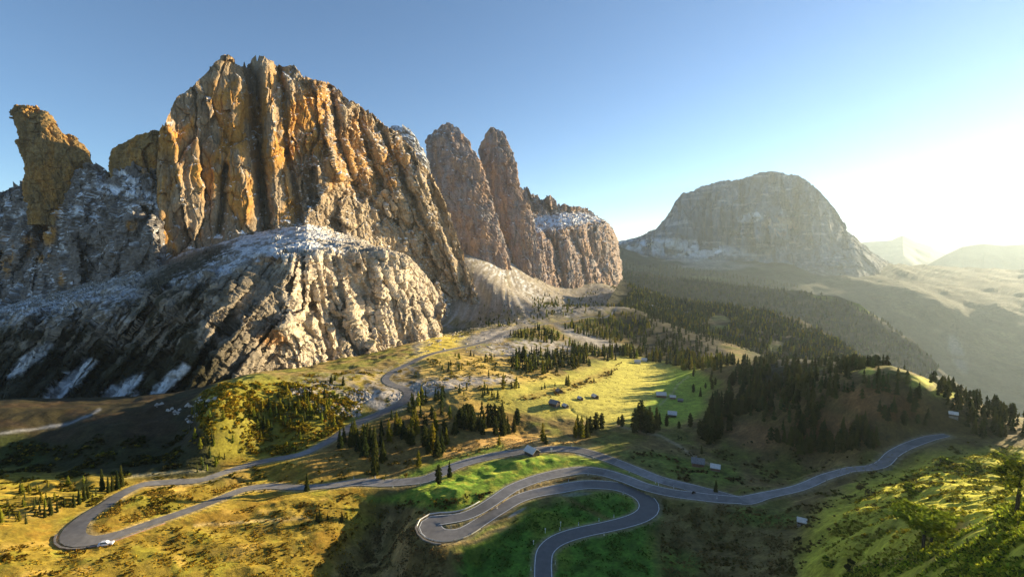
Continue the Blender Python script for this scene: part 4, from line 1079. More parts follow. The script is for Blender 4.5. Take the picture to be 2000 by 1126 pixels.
proto('slim', 2, M_SPRUCE, whorls=18, per=8, prof=p_slim, droop=0.6)
proto('pine', 3, M_SPRUCE, whorls=13, per=10, prof=p_pine, droop=0.1, jitter=0.35)
proto('larch', 3, M_LARCH, whorls=13, per=9, prof=p_larch, droop=0.2, core=0.38, jitter=0.42)
tb = MB(); tb.tube((0, 0, -0.06), (0, 0, 0.5), 0.017, 0.010, 6); tb.tube((0, 0, 0.5), (0, 0, 0.97), 0.010, 0.002, 5)
_t = tb.build("trunk", M_TRUNK); TRUNK = _t.data; bpy.data.objects.remove(_t)

def ground_at(x, y):
    return float(bil(GZ, np.array([x]), np.array([y]))[0])
TREES = []   # dict: pos, h, kind, region, label
def add_tree(P, h, kind, region, label=None, cat=None):
    TREES.append(dict(p=np.asarray(P, float), h=h, kind=kind, region=region, label=label))
def tree_px(px, py, hpx, kind, region, label=None):
    P = ghit(px, py)[0]
    D = proj(P[None])[2][0]
    add_tree(P, hpx * D / F, kind, region, label)
hand = [
 (733, 926, 98, 'slim', 'a', 'very tall slim spruce left of the roadside clearing, taller than every tree around it'), (712, 890, 62, 'spruce', 'a', None), (748, 900, 46, 'spruce', 'a', None), (700, 880, 45, 'spruce', 'a', None), (690, 870, 36, 'spruce', 'a', None), (724, 878, 50, 'spruce', 'a', None), (672, 862, 34, 'spruce', 'a', None),
 (760, 862, 46, 'larch', 'b', None), (775, 845, 45, 'larch', 'b', None), (745, 850, 34, 'spruce', 'b', None), (788, 855, 40, 'spruce', 'b', None), (805, 870, 36, 'pine', 'b', None), (797, 866, 40, 'pine', 'b', None), (815, 848, 40, 'larch', 'b', None),
 (818, 912, 36, 'larch', 'x', 'single bright yellow-green larch standing alone above the road bend'),
 (846, 880, 58, 'larch', 'c', None), (838, 884, 50, 'spruce', 'c', None), (854, 890, 52, 'spruce', 'c', None), (862, 884, 48, 'spruce', 'c', None), (830, 872, 46, 'pine', 'c', None), (872, 868, 36, 'larch', 'c', None), (868, 850, 34, 'pine', 'c', None), (850, 845, 46, 'larch', 'c', None),
 (857, 946, 42, 'pine', 'x', 'broad dark conifer right at the lower road edge, larger of the pair by the road'), (878, 930, 32, 'spruce', 'x', 'smaller dark conifer touching the road edge behind the broad dark one'),
 (600, 957, 36, 'spruce', 'x', 'lone dark spruce on the near side of the golden roadside, beside the straight road'),
 (975, 870, 24, 'larch', 'x', 'small pale larch on the straw coloured bank left of the roadside hut'), (1060, 862, 40, 'larch', 'x', 'golden larch on the bank just behind the roadside hut'), (1066, 866, 22, 'spruce', 'x', 'low dark spruce tucked beside the golden larch behind the hut'),
 (1136, 856, 48, 'larch', 'd', None), (1124, 854, 36, 'larch', 'd', None), (1146, 852, 42, 'spruce', 'd', None), (1128, 846, 40, 'larch', 'd', None), (1164, 840, 38, 'pine', 'd', None), (1175, 838, 34, 'pine', 'd', None), (1153, 846, 36, 'pine', 'd', None),
 (1110, 755, 26, 'larch', 'x', 'yellowish larch in the hedge line across the sunny meadow'), (1106, 752, 20, 'spruce', 'x', 'dark spruce at the left side of the larch in the meadow hedge'), (1058, 760, 10, 'spruce', 'e', None), (1064, 758, 12, 'spruce', 'e', None), (1084, 753, 8, 'spruce', 'e', None), (1160, 745, 10, 'spruce', 'e', None), (1194, 732, 14, 'spruce', 'e', None),
 (983, 760, 34, 'larch', 'x', 'tall yellow larch standing free between the gravel flats and the meadow'),
 (1215, 833, 26, 'pine', 'f', None), (1208, 830, 18, 'pine', 'f', None), (1240, 845, 50, 'pine', 'g', None), (1252, 842, 64, 'pine', 'g', None), (1262, 846, 50, 'pine', 'g', None), (1272, 846, 44, 'pine', 'g', None), (1282, 838, 48, 'spruce', 'g', None), (1246, 830, 48, 'larch', 'g', None), (1288, 828, 26, 'spruce', 'g', None), (1256, 838, 44, 'pine', 'g', None), (1268, 834, 42, 'pine', 'g', None),
 (1302, 832, 26, 'pine', 'x', 'round dark pine just in front of the grey roofed meadow hut'), (1348, 834, 30, 'pine', 'h', None), (1326, 836, 16, 'pine', 'h', None), (1366, 850, 32, 'pine', 'h', None), (1385, 868, 62, 'pine', 'h', None), (1375, 860, 46, 'pine', 'h', None), (1400, 858, 50, 'pine', 'h', None),
 (1354, 766, 18, 'pine', 'i', None), (1368, 774, 20, 'spruce', 'i', None), (1378, 758, 12, 'pine', 'i', None), (1391, 760, 20, 'pine', 'i', None), (1397, 752, 16, 'pine', 'i', None), (1388, 745, 14, 'pine', 'i', None), (1354, 735, 14, 'pine', 'i', None), (1390, 735, 14, 'pine', 'i', None), (1408, 728, 12, 'pine', 'i', None),
 (1398, 960, 26, 'spruce', 'x', 'lone dark spruce above the road junction on the shaded slope'), (1370, 885, 18, 'spruce', 'x', 'small dark spruce just above the brown lodge'),
 (625, 1018, 26, 'spruce', 'j', None), (640, 1014, 14, 'spruce', 'j', None), (668, 1018, 22, 'spruce', 'j', None), (678, 1012, 12, 'larch', 'j', None), (619, 1016, 18, 'spruce', 'j', None),
 (200, 958, 46, 'slim', 'k', None), (212, 962, 36, 'slim', 'k', None), (220, 958, 34, 'slim', 'k', None), (230, 956, 40, 'slim', 'k', None), (238, 950, 44, 'slim', 'k', None), (165, 978, 40, 'slim', 'k', None), (155, 985, 34, 'slim', 'k', None), (172, 972, 30, 'slim', 'k', None), (100, 1005, 36, 'slim', 'k', None), (112, 1000, 24, 'slim', 'k', None), (145, 990, 28, 'slim', 'k', None), (88, 1010, 28, 'slim', 'k', None)]
for h in hand:
    tree_px(*h)
# stands filled in at random inside outlines seen in the photograph
def scatter(poly_pts, count, hm, kinds, region, surf=None, sway=0.0):
    xs = [p[0] for p in poly_pts]; ys = [p[1] for p in poly_pts]
    got = 0; tries = 0
    if surf is None:
        for p in ground_samples(poly_pts, count * 3, 22.0, 3.0, 0.35, 0.9):
            if kd.find((p[0], p[1], 0))[2] < 6.5:
                continue
            add_tree(p, rng.uniform(*hm), kinds[rng.integers(len(kinds))], region); got += 1
            if got >= count:
                break
    else:
        P, n, a, b = LOFTS[surf]
        ok = np.argwhere(inside(a, b, poly_pts) & (n[..., 2] > 0.12))
        if len(ok) == 0:
            return
        # weight by surface area so that the wood is even on the slope
        ar = np.linalg.norm(np.cross(np.gradient(P, axis=1), np.gradient(P, axis=0)), axis=-1)
        w = ar[ok[:, 0], ok[:, 1]]
        pick = ok[rng.choice(len(ok), count, p=w / w.sum())]
        for i, j in pick:
            p = P[i, j] + np.array([rng.uniform(-3, 3), rng.uniform(-3, 3), -0.8])
            add_tree(p, rng.uniform(*hm), kinds[rng.integers(len(kinds))], region)
S3 = ['spruce', 'pine', 'spruce']
scatter([(888, 852), (900, 815), (935, 805), (985, 815), (1035, 830), (1035, 850), (960, 852)], 46, (9, 13), ['pine', 'spruce', 'pine'], 'l')
scatter([(800, 840), (790, 790), (830, 775), (880, 775), (890, 810), (860, 840)], 30, (7, 11), ['larch', 'spruce', 'pine'], 'm')
scatter([(650, 890), (690, 840), (740, 812), (790, 815), (800, 850), (740, 880)], 22, (7, 12), ['spruce', 'larch', 'spruce'], 'm')
scatter([(930, 800), (880, 770), (960, 745), (1040, 745), (1000, 770)], 18, (4, 8), ['spruce', 'larch', 'larch'], 'n')
scatter([(985, 722), (1010, 694), (1090, 688), (1200, 680), (1230, 690), (1180, 712), (1100, 728), (1030, 735)], 240, (7, 12), ['larch', 'spruce', 'spruce'], 'o')
scatter([(1205, 695), (1230, 684), (1320, 690), (1400, 705), (1440, 712), (1380, 728), (1350, 730), (1300, 712)], 230, (9, 14), ['larch', 'spruce', 'larch'], 'p')
scatter([(990, 655), (1060, 640), (1130, 680), (1060, 676)], 110, (6, 10), ['larch', 'spruce', 'spruce'], 'q')
scatter([(1040, 628), (1030, 590), (1060, 572), (1130, 590), (1200, 596), (1150, 612)], 190, (6, 10), ['larch', 'spruce', 'larch'], 'q')
scatter([(1095, 640), (1180, 616), (1250, 612), (1280, 650), (1200, 672), (1140, 655)], 260, (7, 11), ['larch', 'larch', 'spruce'], 'q')
scatter([(960, 640), (900, 610), (960, 590), (1010, 610), (1010, 635)], 60, (4, 8), ['larch', 'spruce'], 'q')
scatter([(1215, 590), (1190, 560), (1240, 555), (1330, 590), (1300, 610)], 160, (6, 10), ['larch', 'spruce'], 'q')
scatter([(1235, 606), (1330, 606), (1410, 690), (1260, 692), (1225, 660)], 330, (8, 12), ['spruce', 'pine', 'spruce'], 'q')
scatter([(1215, 606), (1330, 606), (1440, 705), (1255, 700)], 700, (8, 12), S3 + ['larch'], 'wood', 'wooded_hill')
scatter([(1540, 712), (1640, 708), (1740, 718), (1900, 775), (2000, 815), (1960, 830), (1860, 800), (1720, 752), (1560, 745)], 150, (5, 9), S3, 't1')
scatter([(1600, 760), (1700, 750), (1800, 790), (1840, 830), (1760, 840), (1700, 800)], 26, (4, 8), S3, 's1')
scatter([(1120, 590), (1150, 565), (1215, 570), (1300, 585), (1260, 605), (1180, 603)], 120, (6, 10), ['larch', 'spruce'], 'q')
scatter([(860, 740), (850, 700), (960, 690), (1000, 735)], 40, (3, 6), ['spruce', 'larch'], 'r')
scatter([(1372, 858), (1385, 800), (1420, 760), (1440, 710), (1560, 730), (1640, 760), (1620, 800), (1560, 850), (1480, 830), (1440, 850)], 330, (6, 12), S3, 's1')
scatter([(1440, 726), (1480, 705), (1560, 708), (1720, 726), (1760, 745), (1640, 745), (1540, 735)], 120, (5, 9), S3, 's2')
scatter([(1700, 760), (1700, 726), (1800, 748), (1900, 782), (2000, 820), (2080, 850), (2000, 860), (1900, 850), (1820, 800)], 80, (4.5, 7.5), S3, 't1')
scatter([(1500, 860), (1560, 830), (1690, 840), (1720, 870), (1660, 885), (1560, 890)], 60, (7, 11), S3, 's3')
scatter([(1860, 850), (1840, 815), (1900, 815), (1990, 860), (1930, 860)], 20, (5, 8), S3, 't2')
scatter([(560, 890), (500, 860), (490, 800), (560, 770), (640, 775), (680, 800), (650, 845)], 60, (4, 8), ['larch', 'larch', 'spruce'], 'u')
scatter([(640, 745), (660, 735), (700, 745), (690, 760)], 8, (4, 7), ['spruce'], 'u')
scatter([(370, 930), (370, 800), (430, 790), (470, 900)], 34, (3, 7), ['larch', 'slim'], 'v')
scatter([(0, 1020), (20, 960), (150, 940), (240, 935), (200, 980), (90, 1030)], 40, (2, 5), ['slim', 'larch'], 'v')
scatter([(1180, 665), (1200, 605), (1240, 565), (1310, 585), (1500, 610), (1640, 668), (1690, 705), (1700, 720), (1560, 712), (1400, 702), (1250, 690)], 4300, (8, 12), S3 + ['larch'], 'wood', 'wooded_hill')
scatter([(1222, 552), (1300, 578), (1400, 592), (1500, 604), (1600, 642), (1700, 712), (1690, 718), (1590, 655), (1500, 616), (1400, 603), (1300, 592), (1225, 565)], 420, (9, 12), ['larch', 'spruce'], 'wood', 'wooded_hill')

scatter([(1200, 640), (1200, 530), (1450, 556), (1620, 578), (1720, 622), (1840, 715), (1800, 760), (1500, 690)], 3200, (13, 20), S3, 'spur', 'wooded_spur')
scatter([(1205, 560), (1205, 510), (1320, 520), (1480, 545), (1560, 560), (1500, 600)], 700, (20, 30), S3, 'spur', 'valley_slope')
for t in TREES:
    a, b, D = proj(t['p'][None]); t['px'], t['py'], t['hp'] = a[0], b[0], t['h'] * F / D[0]
    t['p'][2] -= 0.15
# the meadow patch on the wooded hill stays open
TREES = [t for t in TREES if not (t['region'] == 'wood' and (blob(np.array([t['px']]), np.array([t['py']]), 1405, 632, 24, 18)[0] > 0.5 or blob(np.array([t['px']]), np.array([t['py']]), 1518, 678, 22, 9, -30)[0] > 0.5))]
REG = {'a': 'in the stand round the tall slim spruce', 'b': 'in the mixed stand just below the valley road',
 'c': 'in the clump behind the lone yellow-green larch', 'd': 'in the bright clump right of the roadside hut',
 'e': 'in the hedge across the sunny meadow', 'f': 'where the dirt track begins',
 'g': 'in the dense clump at the lower meadow edge', 'h': 'along the foot of the shaded hill',
 'i': 'on the green slope above the meadow huts', 'j': 'in the knot on the golden slope',
 'k': 'beside the far left road bend', 'l': 'in the dense row between road and meadow',
 'm': 'in the open wood beside the valley road', 'n': 'on dry ground left of the meadow',
 'o': 'in the wood along the far meadow edge', 'p': "in the sunlit wood at the meadow's far end",
 'q': 'on the scree by the upper valley road', 'r': 'on the gravel flats below the pale cliff',
 's1': 'on the shaded hillside right of the meadow', 's2': 'on the crest of the shaded hill', 's3': 'in the stand just above the right road',
 't1': 'on the ridge falling away to the right', 't2': 'below the falling ridge near the pale roof',
 'u': 'on the shrubby golden mound under the cliff', 'v': 'on the dark slope at the left', 'wood': 'on the wooded hill beyond the meadow', 'spur': 'on the far spur'}
KINDWORD = {'spruce': 'dark pointed spruce', 'slim': 'slim spruce', 'pine': 'dark rounded pine', 'larch': 'yellowish larch'}
_ones = ['', 'first', 'second', 'third', 'fourth', 'fifth', 'sixth', 'seventh', 'eighth', 'ninth', 'tenth', 'eleventh', 'twelfth', 'thirteenth', 'fourteenth', 'fifteenth', 'sixteenth', 'seventeenth', 'eighteenth', 'nineteenth']
_tens = {2: ('twentieth', 'twenty'), 3: ('thirtieth', 'thirty'), 4: ('fortieth', 'forty'), 5: ('fiftieth', 'fifty')}
def ordinal(n):
    if n < 20:
        return _ones[n]
    t, o = divmod(n, 10)
    return _tens[t][0] if o == 0 else _tens[t][1] + '-' + _ones[o]
vis = [t for t in TREES if -40 < t['px'] < 2040]
named = [t for t in vis if t['label'] or t['region'] in tuple('abcdefghijk')]
rest = sorted([t for t in vis if not (t['label'] or t['region'] in tuple('abcdefghijk'))], key=lambda t: -t['hp'])
objs = named + rest[:max(0, 285 - len(named))]
mass = rest[max(0, 285 - len(named)):]
SPECIES = {'spruce': 'spruce_tree', 'slim': 'spruce_tree', 'pine': 'pine_tree', 'larch': 'larch_tree'}
by = {}
for t in objs:
    if not t['label']:
        by.setdefault((t['region'], t['kind']), []).append(t)
for (rg, kd_), ts_ in by.items():
    ts_.sort(key=lambda t: t['px'])
    for k, t in enumerate(ts_):
        t['group'] = 'conifers ' + REG[rg]
        if len(ts_) == 1:
            t['label'] = 'the only ' + KINDWORD[kd_] + ' ' + REG[rg]
        elif k == 0 or k == len(ts_) - 1:
            t['label'] = ('leftmost ' if k == 0 else 'rightmost ') + KINDWORD[kd_] + ' ' + REG[rg]
        else:
            t['label'] = ordinal(k + 1) + ' ' + KINDWORD[kd_] + ' from the left ' + REG[rg]
for t in objs:
    vs = PROTO[t['kind']]
    root = empty(SPECIES[t['kind']], t['p'], rng.uniform(0, 6.28), 1.0)
    root.scale = (t['h'] * rng.uniform(0.85, 1.12), t['h'] * rng.uniform(0.85, 1.12), t['h'])
    root['category'] = 'tree'
    root['label'] = t['label']
    if t.get('group'):
        root['group'] = t['group']
    link("trunk", TRUNK, root)
    link("crown", vs[rng.integers(len(vs))], root)
# the far woods: one mass of simpler trees
def mass_mesh(items):
    r = np.random.default_rng(4)
    Vs, Fs, Cs = [], [], []
    n0 = 0
    shapes = {}
    for kd_, prof in (('spruce', p_spruce), ('slim', p_slim), ('pine', p_pine), ('larch', p_larch)):
        shapes[kd_] = [conifer(200 + 11 * k, 5, 5, prof, 0.3, core=0.8, jitter=0.35) for k in range(3)]
    small = {}
    for kd_, prof in (('spruce', p_spruce), ('slim', p_slim), ('pine', p_pine), ('larch', p_larch)):
        small[kd_] = [conifer(300 + 11 * k, 2, 3, prof, 0.3, core=0.9, jitter=0.35) for k in range(3)]
    tiny = {}
    for kd_, prof in (('spruce', p_spruce), ('slim', p_slim), ('pine', p_pine), ('larch', p_larch)):
        tiny[kd_] = [cone_tree(400 + 11 * k, prof) for k in range(3)]
    for t in items:
        V, Fc = (shapes if t['hp'] > 15 else small if t['hp'] > 10 and t['region'] != 'spur' else tiny)[t['kind']][r.integers(3)]
        a = r.uniform(0, 6.28); ca, sa = math.cos(a), math.sin(a)
        h = t['h']; w = h * r.uniform(0.95, 1.35)
        X = np.stack([(V[:, 0] * ca - V[:, 1] * sa) * w, (V[:, 0] * sa + V[:, 1] * ca) * w, V[:, 2] * h], -1) + t['p']
        c0 = np.array((0.042, 0.055, 0.016)) if t['kind'] != 'larch' else np.array((0.15, 0.15, 0.016))
        c = c0 * r.uniform(0.7, 1.4) * np.array([r.uniform(0.85, 1.3), 1, 1])
        Vs.append(X); Fs.append(Fc + n0); n0 += len(V); Cs.append(np.repeat(c[None], len(V), 0))
    return mesh_from("distant_conifers", np.concatenate(Vs), np.concatenate(Fs), M_MASS, colors=np.concatenate(Cs))
link("distant_conifers", mass_mesh(mass), kind="stuff", label="far woods of small conifers covering the slopes beyond the meadow", category="woods")
print("TREES", len(objs), len(mass))

# ------------------------------------------------------------------ shrubs, tussocks, boulders: ground cover nobody could count
M_SHRUB = leaf_mat("shrub_leaves", None, None, 0.3, attr=True, scale=0.8)
M_BOULDER = terrain_mat("boulder_stone", [(2.0, (1, 1, 1)), (0.5, (1, 1, 1))], [0.3, 0.3], 0.2, 0.6)
def region_points(poly_pts, count, dens_scale=14.0, thr=0.3):
    P = ground_samples(poly_pts, count * 4, dens_scale, 31.0, 0.5 - thr, 1.6)
    rd = bil(RDIST, P[:, 0], P[:, 1])
    return P[rd > 1.5][:count]
def clump_stuff(name, sets, mat, label, cat):
    Vs, Fs, Cs = [], [], []
    n0 = 0
    r = np.random.default_rng(8)
    for P, size, flat, colr, nb in sets:
        for p in P:
            s = r.uniform(*size)
            k = nb
            a = r.uniform(0, 6.28, k); e = r.uniform(0.1, 1.35, k)
            d = np.stack([np.cos(a) * np.cos(e), np.sin(a) * np.cos(e), np.sin(e) * flat], -1) * s
            side = np.stack([-np.sin(a), np.cos(a), r.uniform(-0.4, 0.4, k)], -1) * s * r.uniform(0.3, 0.55, k)[:, None]
            base = p + d * 0.15
            tip = p + d * r.uniform(0.8, 1.15, k)[:, None]
            mid = p + d * 0.6
            V = np.stack([base, mid - side, tip, mid + side], 1).reshape(-1, 3)
            f = np.arange(k)[:, None] * 4 + np.array([[0, 1, 2, 3]]) + n0
            n0 += 4 * k
            c = np.array(colr) * r.uniform(0.65, 1.4) * np.array([r.uniform(0.85, 1.2), 1, 1])
            Vs.append(V); Fs.append(f); Cs.append(np.repeat(c[None], 4 * k, 0))
    return link(name, mesh_from(name, np.concatenate(Vs), np.concatenate(Fs), mat, colors=np.concatenate(Cs)), kind="stuff", label=label, category=cat)
yb = [(490, 890), (400, 850), (385, 795), (430, 750), (560, 748), (660, 765), (710, 800), (650, 848), (560, 888)]
clump_stuff("shrubs", [
    (region_points(yb, 1300, 9.0, 0.42), (0.8, 2.2), 1.0, (0.27, 0.205, 0.018), 10),
    (region_points(yb, 500, 7.0, 0.4), (0.6, 1.6), 1.0, (0.34, 0.22, 0.02), 9),
    (region_points([(380, 900), (360, 840), (400, 760), (560, 735), (800, 715), (760, 745), (715, 790), (640, 860), (540, 905)], 700, 12.0, 0.45), (0.5, 1.7), 0.9, (0.22, 0.17, 0.018), 8),
    (region_points(yb, 260, 10.0, 0.4), (1.0, 2.2), 1.2, (0.09, 0.10, 0.014), 9),
    (region_points([(0, 1030), (0, 930), (240, 930), (560, 905), (700, 945), (500, 960), (300, 1010), (160, 985)], 420, 8.0, 0.4), (0.5, 1.4), 0.9, (0.13, 0.11, 0.012), 8),
    (region_points([(0, 1126), (0, 1060), (250, 1060), (400, 1000), (700, 960), (720, 1000), (640, 1126)], 300, 9.0, 0.5), (0.4, 1.3), 0.8, (0.14, 0.09, 0.012), 8),
    (region_points([(600, 935), (740, 935), (960, 880), (1000, 860), (860, 860), (740, 860), (600, 900)], 160, 8.0, 0.4), (0.5, 1.3), 0.9, (0.16, 0.12, 0.02), 8),
    (region_points([(700, 1040), (760, 980), (860, 975), (960, 960), (930, 990), (830, 1000)], 120, 8.0, 0.3), (0.5, 1.3), 0.9, (0.10, 0.085, 0.02), 8),
    (region_points([(1000, 780), (1040, 770), (1110, 755), (1190, 725), (1215, 705), (1200, 735), (1110, 768), (1010, 790)], 140, 8.0, 0.1), (0.7, 1.9), 0.9, (0.17, 0.11, 0.02), 8),
    (region_points([(800, 745), (830, 700), (1000, 700), (1100, 735), (960, 760), (1000, 790), (900, 780)], 380, 12.0, 0.4), (0.7, 1.8), 0.9, (0.14, 0.12, 0.02), 8),
    (region_points([(850, 660), (960, 590), (1030, 600), (1200, 590), (1100, 625), (980, 645)], 420, 14.0, 0.3), (1.0, 2.4), 0.8, (0.08, 0.085, 0.018), 7),
    (region_points([(1290, 985), (1450, 985), (1600, 960), (1650, 1000), (1560, 1126), (1290, 1126)], 320, 10.0, 0.5), (0.5, 1.3), 0.8, (0.09, 0.075, 0.02), 8),
    (region_points([(1200, 880), (1500, 860), (1720, 850), (1700, 910), (1450, 965), (1300, 930)], 260, 10.0, 0.5), (0.6, 1.6), 0.8, (0.075, 0.06, 0.02), 8),
    (region_points([(0, 930), (0, 852), (200, 848), (400, 850), (420, 905), (240, 930)], 700, 12.0, 0.35), (0.6, 1.9), 0.8, (0.045, 0.048, 0.014), 8),
    (region_points([(0, 940), (0, 870), (300, 870), (420, 890), (240, 935)], 160, 12.0, 0.45), (0.6, 1.5), 1.0, (0.16, 0.14, 0.016), 8),
    (region_points([(1620, 1040), (1680, 970), (1800, 920), (1990, 890), (1990, 960), (1900, 1040), (1700, 1110)], 520, 6.0, 0.35), (0.4, 1.3), 0.8, (0.16, 0.165, 0.016), 9),
    (region_points([(1600, 960), (1730, 905), (1900, 860), (1990, 880), (1800, 960), (1650, 1010)], 160, 9.0, 0.4), (0.5, 1.4), 0.9, (0.10, 0.10, 0.018), 8),
], M_SHRUB, "low autumn shrubs scattered over the slopes and roadsides", "shrubs")
tus = []
for pts_, cnt, cc in [([(720, 1030), (830, 1005), (830, 1060), (900, 1075), (930, 1200), (600, 1200)], 3500, (0.16, 0.12, 0.045)), ([(1290, 985), (1450, 985), (1560, 1010), (1540, 1200), (1290, 1200)], 3000, (0.13, 0.10, 0.035)), ([(0, 1200), (0, 1060), (250, 1060), (700, 960), (760, 1000), (620, 1200)], 2600, (0.30, 0.2, 0.02)), ([(960, 985), (1050, 945), (1140, 930), (1220, 940), (1290, 990), (1240, 958), (1170, 940), (1080, 950)], 900, (0.28, 0.2, 0.08)), ([(860, 900), (950, 855), (1180, 865), (1080, 874), (960, 884)], 500, (0.30, 0.21, 0.08)), ([(170, 1010), (300, 955), (560, 940), (400, 975), (200, 1040)], 1200, (0.3, 0.2, 0.03)), ([(1600, 1060), (1690, 960), (1800, 900), (1990, 870), (1990, 960), (1900, 1040), (1650, 1126)], 3500, (0.22, 0.22, 0.02)), ([(940, 775), (1100, 735), (1250, 700), (1400, 745), (1320, 830), (1060, 812)], 900, (0.2, 0.18, 0.03)), ([(900, 1126), (1020, 1000), (1220, 950), (1280, 990), (1270, 1126)], 1500, (0.05, 0.10, 0.012))]:
    tus.append((region_points(pts_, cnt, 6.0, 0.15), (0.35, 0.8), 1.0, cc, 3))
clump_stuff("grass", tus, M_SHRUB, "dry grass tussocks on the banks and open slopes", "grass")
# broken stone under the walls
ico = np.array([(1, 0, 0), (-1, 0, 0), (0, 1, 0), (0, -1, 0), (0, 0, 1), (0, 0, -1)], float)
icof = np.array([(0, 2, 4), (2, 1, 4), (1, 3, 4), (3, 0, 4), (2, 0, 5), (1, 2, 5), (3, 1, 5), (0, 3, 5)])
Vs, Fs, Cs = [], [], []; n0 = 0
for pts_, cnt, sz in [([(560, 755), (640, 742), (730, 770), (700, 815), (600, 800)], 420, (0.4, 1.6)), ([(880, 500), (1000, 520), (1180, 560), (1230, 600), (1000, 640), (830, 680)], 700, (0.8, 2.6)), ([(740, 800), (760, 752), (1000, 735), (830, 770)], 250, (0.4, 1.2)), ([(380, 830), (300, 790), (420, 770), (480, 800)], 60, (0.6, 2.0)), ([(820, 690), (850, 650), (1000, 650), (1010, 690)], 250, (0.5, 1.7))]:
    for p in region_points(pts_, cnt, 18.0, 0.35):
        s = rng.uniform(*sz) * rng.uniform(0.6, 1.2)
        V = (ico + rng.uniform(-0.28, 0.28, ico.shape)) * s * np.array([1, 1, 0.75]) + p
        Vs.append(V); Fs.append(icof + n0); n0 += 6
        Cs.append(np.repeat((np.array((0.42, 0.38, 0.33)) * rng.uniform(0.7, 1.15))[None], 6, 0))
link("boulders", mesh_from("boulders", np.concatenate(Vs), np.concatenate(Fs), M_BOULDER, colors=np.concatenate(Cs)), kind="stuff", label="pale broken boulders strewn below the cliffs", category="boulders")

# ------------------------------------------------------------------ leafy hillside at the right
M_LEAF = leaf_mat("broad_leaves", None, None, 0.5, attr=True, scale=1.2)
def leaf_cloud(P, size, cols, r, flat=0.5):
    k = len(P)
    a = r.uniform(0, 6.28, k); tilt = r.uniform(-0.9, 0.9, k) * (1.2 - flat)
    d = np.stack([np.cos(a), np.sin(a), tilt], -1); d /= np.linalg.norm(d, axis=1, keepdims=True)
    sd = np.stack([-np.sin(a), np.cos(a), r.uniform(-0.7, 0.7, k) * (1.2 - flat)], -1); sd /= np.linalg.norm(sd, axis=1, keepdims=True)
    s = r.uniform(size[0], size[1], k)[:, None]
    nrm = np.cross(d, sd)
    V = np.stack([P - d * s, P + sd * s * 0.5 - nrm * s * 0.12, P + d * s, P - sd * s * 0.5 - nrm * s * 0.12], 1).reshape(-1, 3)
    f = np.arange(k)[:, None] * 4 + np.array([[0, 1, 2, 3]])
    cc = np.array(cols)[r.integers(len(cols), size=k)] * r.uniform(0.7, 1.3, (k, 1))
    return V, f, np.repeat(cc, 4, 0)
LIMES = [(0.28, 0.36, 0.03), (0.36, 0.38, 0.03), (0.17, 0.23, 0.022), (0.06, 0.085, 0.014)]
r9 = np.random.default_rng(19)
P = region_points([(1640, 1126), (1760, 1090), (1880, 1040), (1960, 990), (2100, 960), (2150, 1200), (1640, 1200)], 16000, 7.0, 0.1)
P = P + np.stack([0 * P[:, 0], 0 * P[:, 0], r9.uniform(0.05, 2.2, len(P)) * (0.3 + np.clip(N(P, 5.0) + 0.3, 0, 1))], -1)
V, f, cc = leaf_cloud(P, (0.22, 0.62), LIMES, r9, -0.3)
link("undergrowth", mesh_from("undergrowth", V, f, M_LEAF, colors=cc), kind="stuff", label="dense leafy undergrowth covering the near slope at the corner", category="undergrowth")

M_DARKBARK = plain("dark_bark", (0.035, 0.03, 0.02), 0.95, 0.4, 2.0)
def leafy(name, px, py, rad, hgt, nleaf, cols, label, cat, stems, size=(0.2, 0.5), crown_z=0.6, flat=0.5):
    base = ghit(px, py)[0]
    root = empty(name, base, 0, label=label, category=cat)
    r = np.random.default_rng(int(px))
    for (x0, y0, x1, y1, z1, w) in stems:
        mb = MB(); m = ((x0 + x1) / 2 + r.uniform(-0.1, 0.1), (y0 + y1) / 2, z1 * 0.5)
        mb.tube((x0, y0, -0.5), m, w, w * 0.85, 7); mb.tube(m, (x1, y1, z1), w * 0.85, w * 0.6, 7)
        mb.build("trunk", M_DARKBARK, root)
    # the crown: leaves gathered in clumps spread through its volume
    nc = max(6, nleaf // 90)
    cl = r.normal(size=(nc, 3)); cl /= np.linalg.norm(cl, axis=1, keepdims=True)
    cl = cl * r.uniform(0.35, 1.0, (nc, 1)) ** 0.5 * np.array([rad, rad, hgt * (1 - crown_z)])
    Pn = cl[r.integers(nc, size=nleaf)] + r.normal(size=(nleaf, 3)) * np.array([rad, rad, hgt * (1 - crown_z)]) * 0.16
    Pn[:, 2] += hgt * crown_z
    V, f, cc = leaf_cloud(Pn, size, cols, r, flat)
    link("crown", mesh_from("crown", V, f, M_LEAF, colors=cc), root)
    return root
leafy("spreading_tree", 1808, 1068, 6.2, 8.0, 2000, [(0.30, 0.36, 0.03), (0.24, 0.30, 0.025)], "low spreading lime-green tree on two dark leaning trunks", "tree", [(-0.6, 0, -0.2, 0.3, 5.8, 0.32), (1.0, 0.3, 3.0, 0.4, 6.4, 0.34)], crown_z=0.82, size=(0.35, 0.85), flat=0.6)
leafy("leafy_tree", 1984, 1012, 3.2, 11.0, 2200, LIMES[1:], "tall leafy tree with a dark trunk on the right hand slope edge", "tree", [(0, 0, 0.5, 0, 9.0, 0.35)], crown_z=0.72)
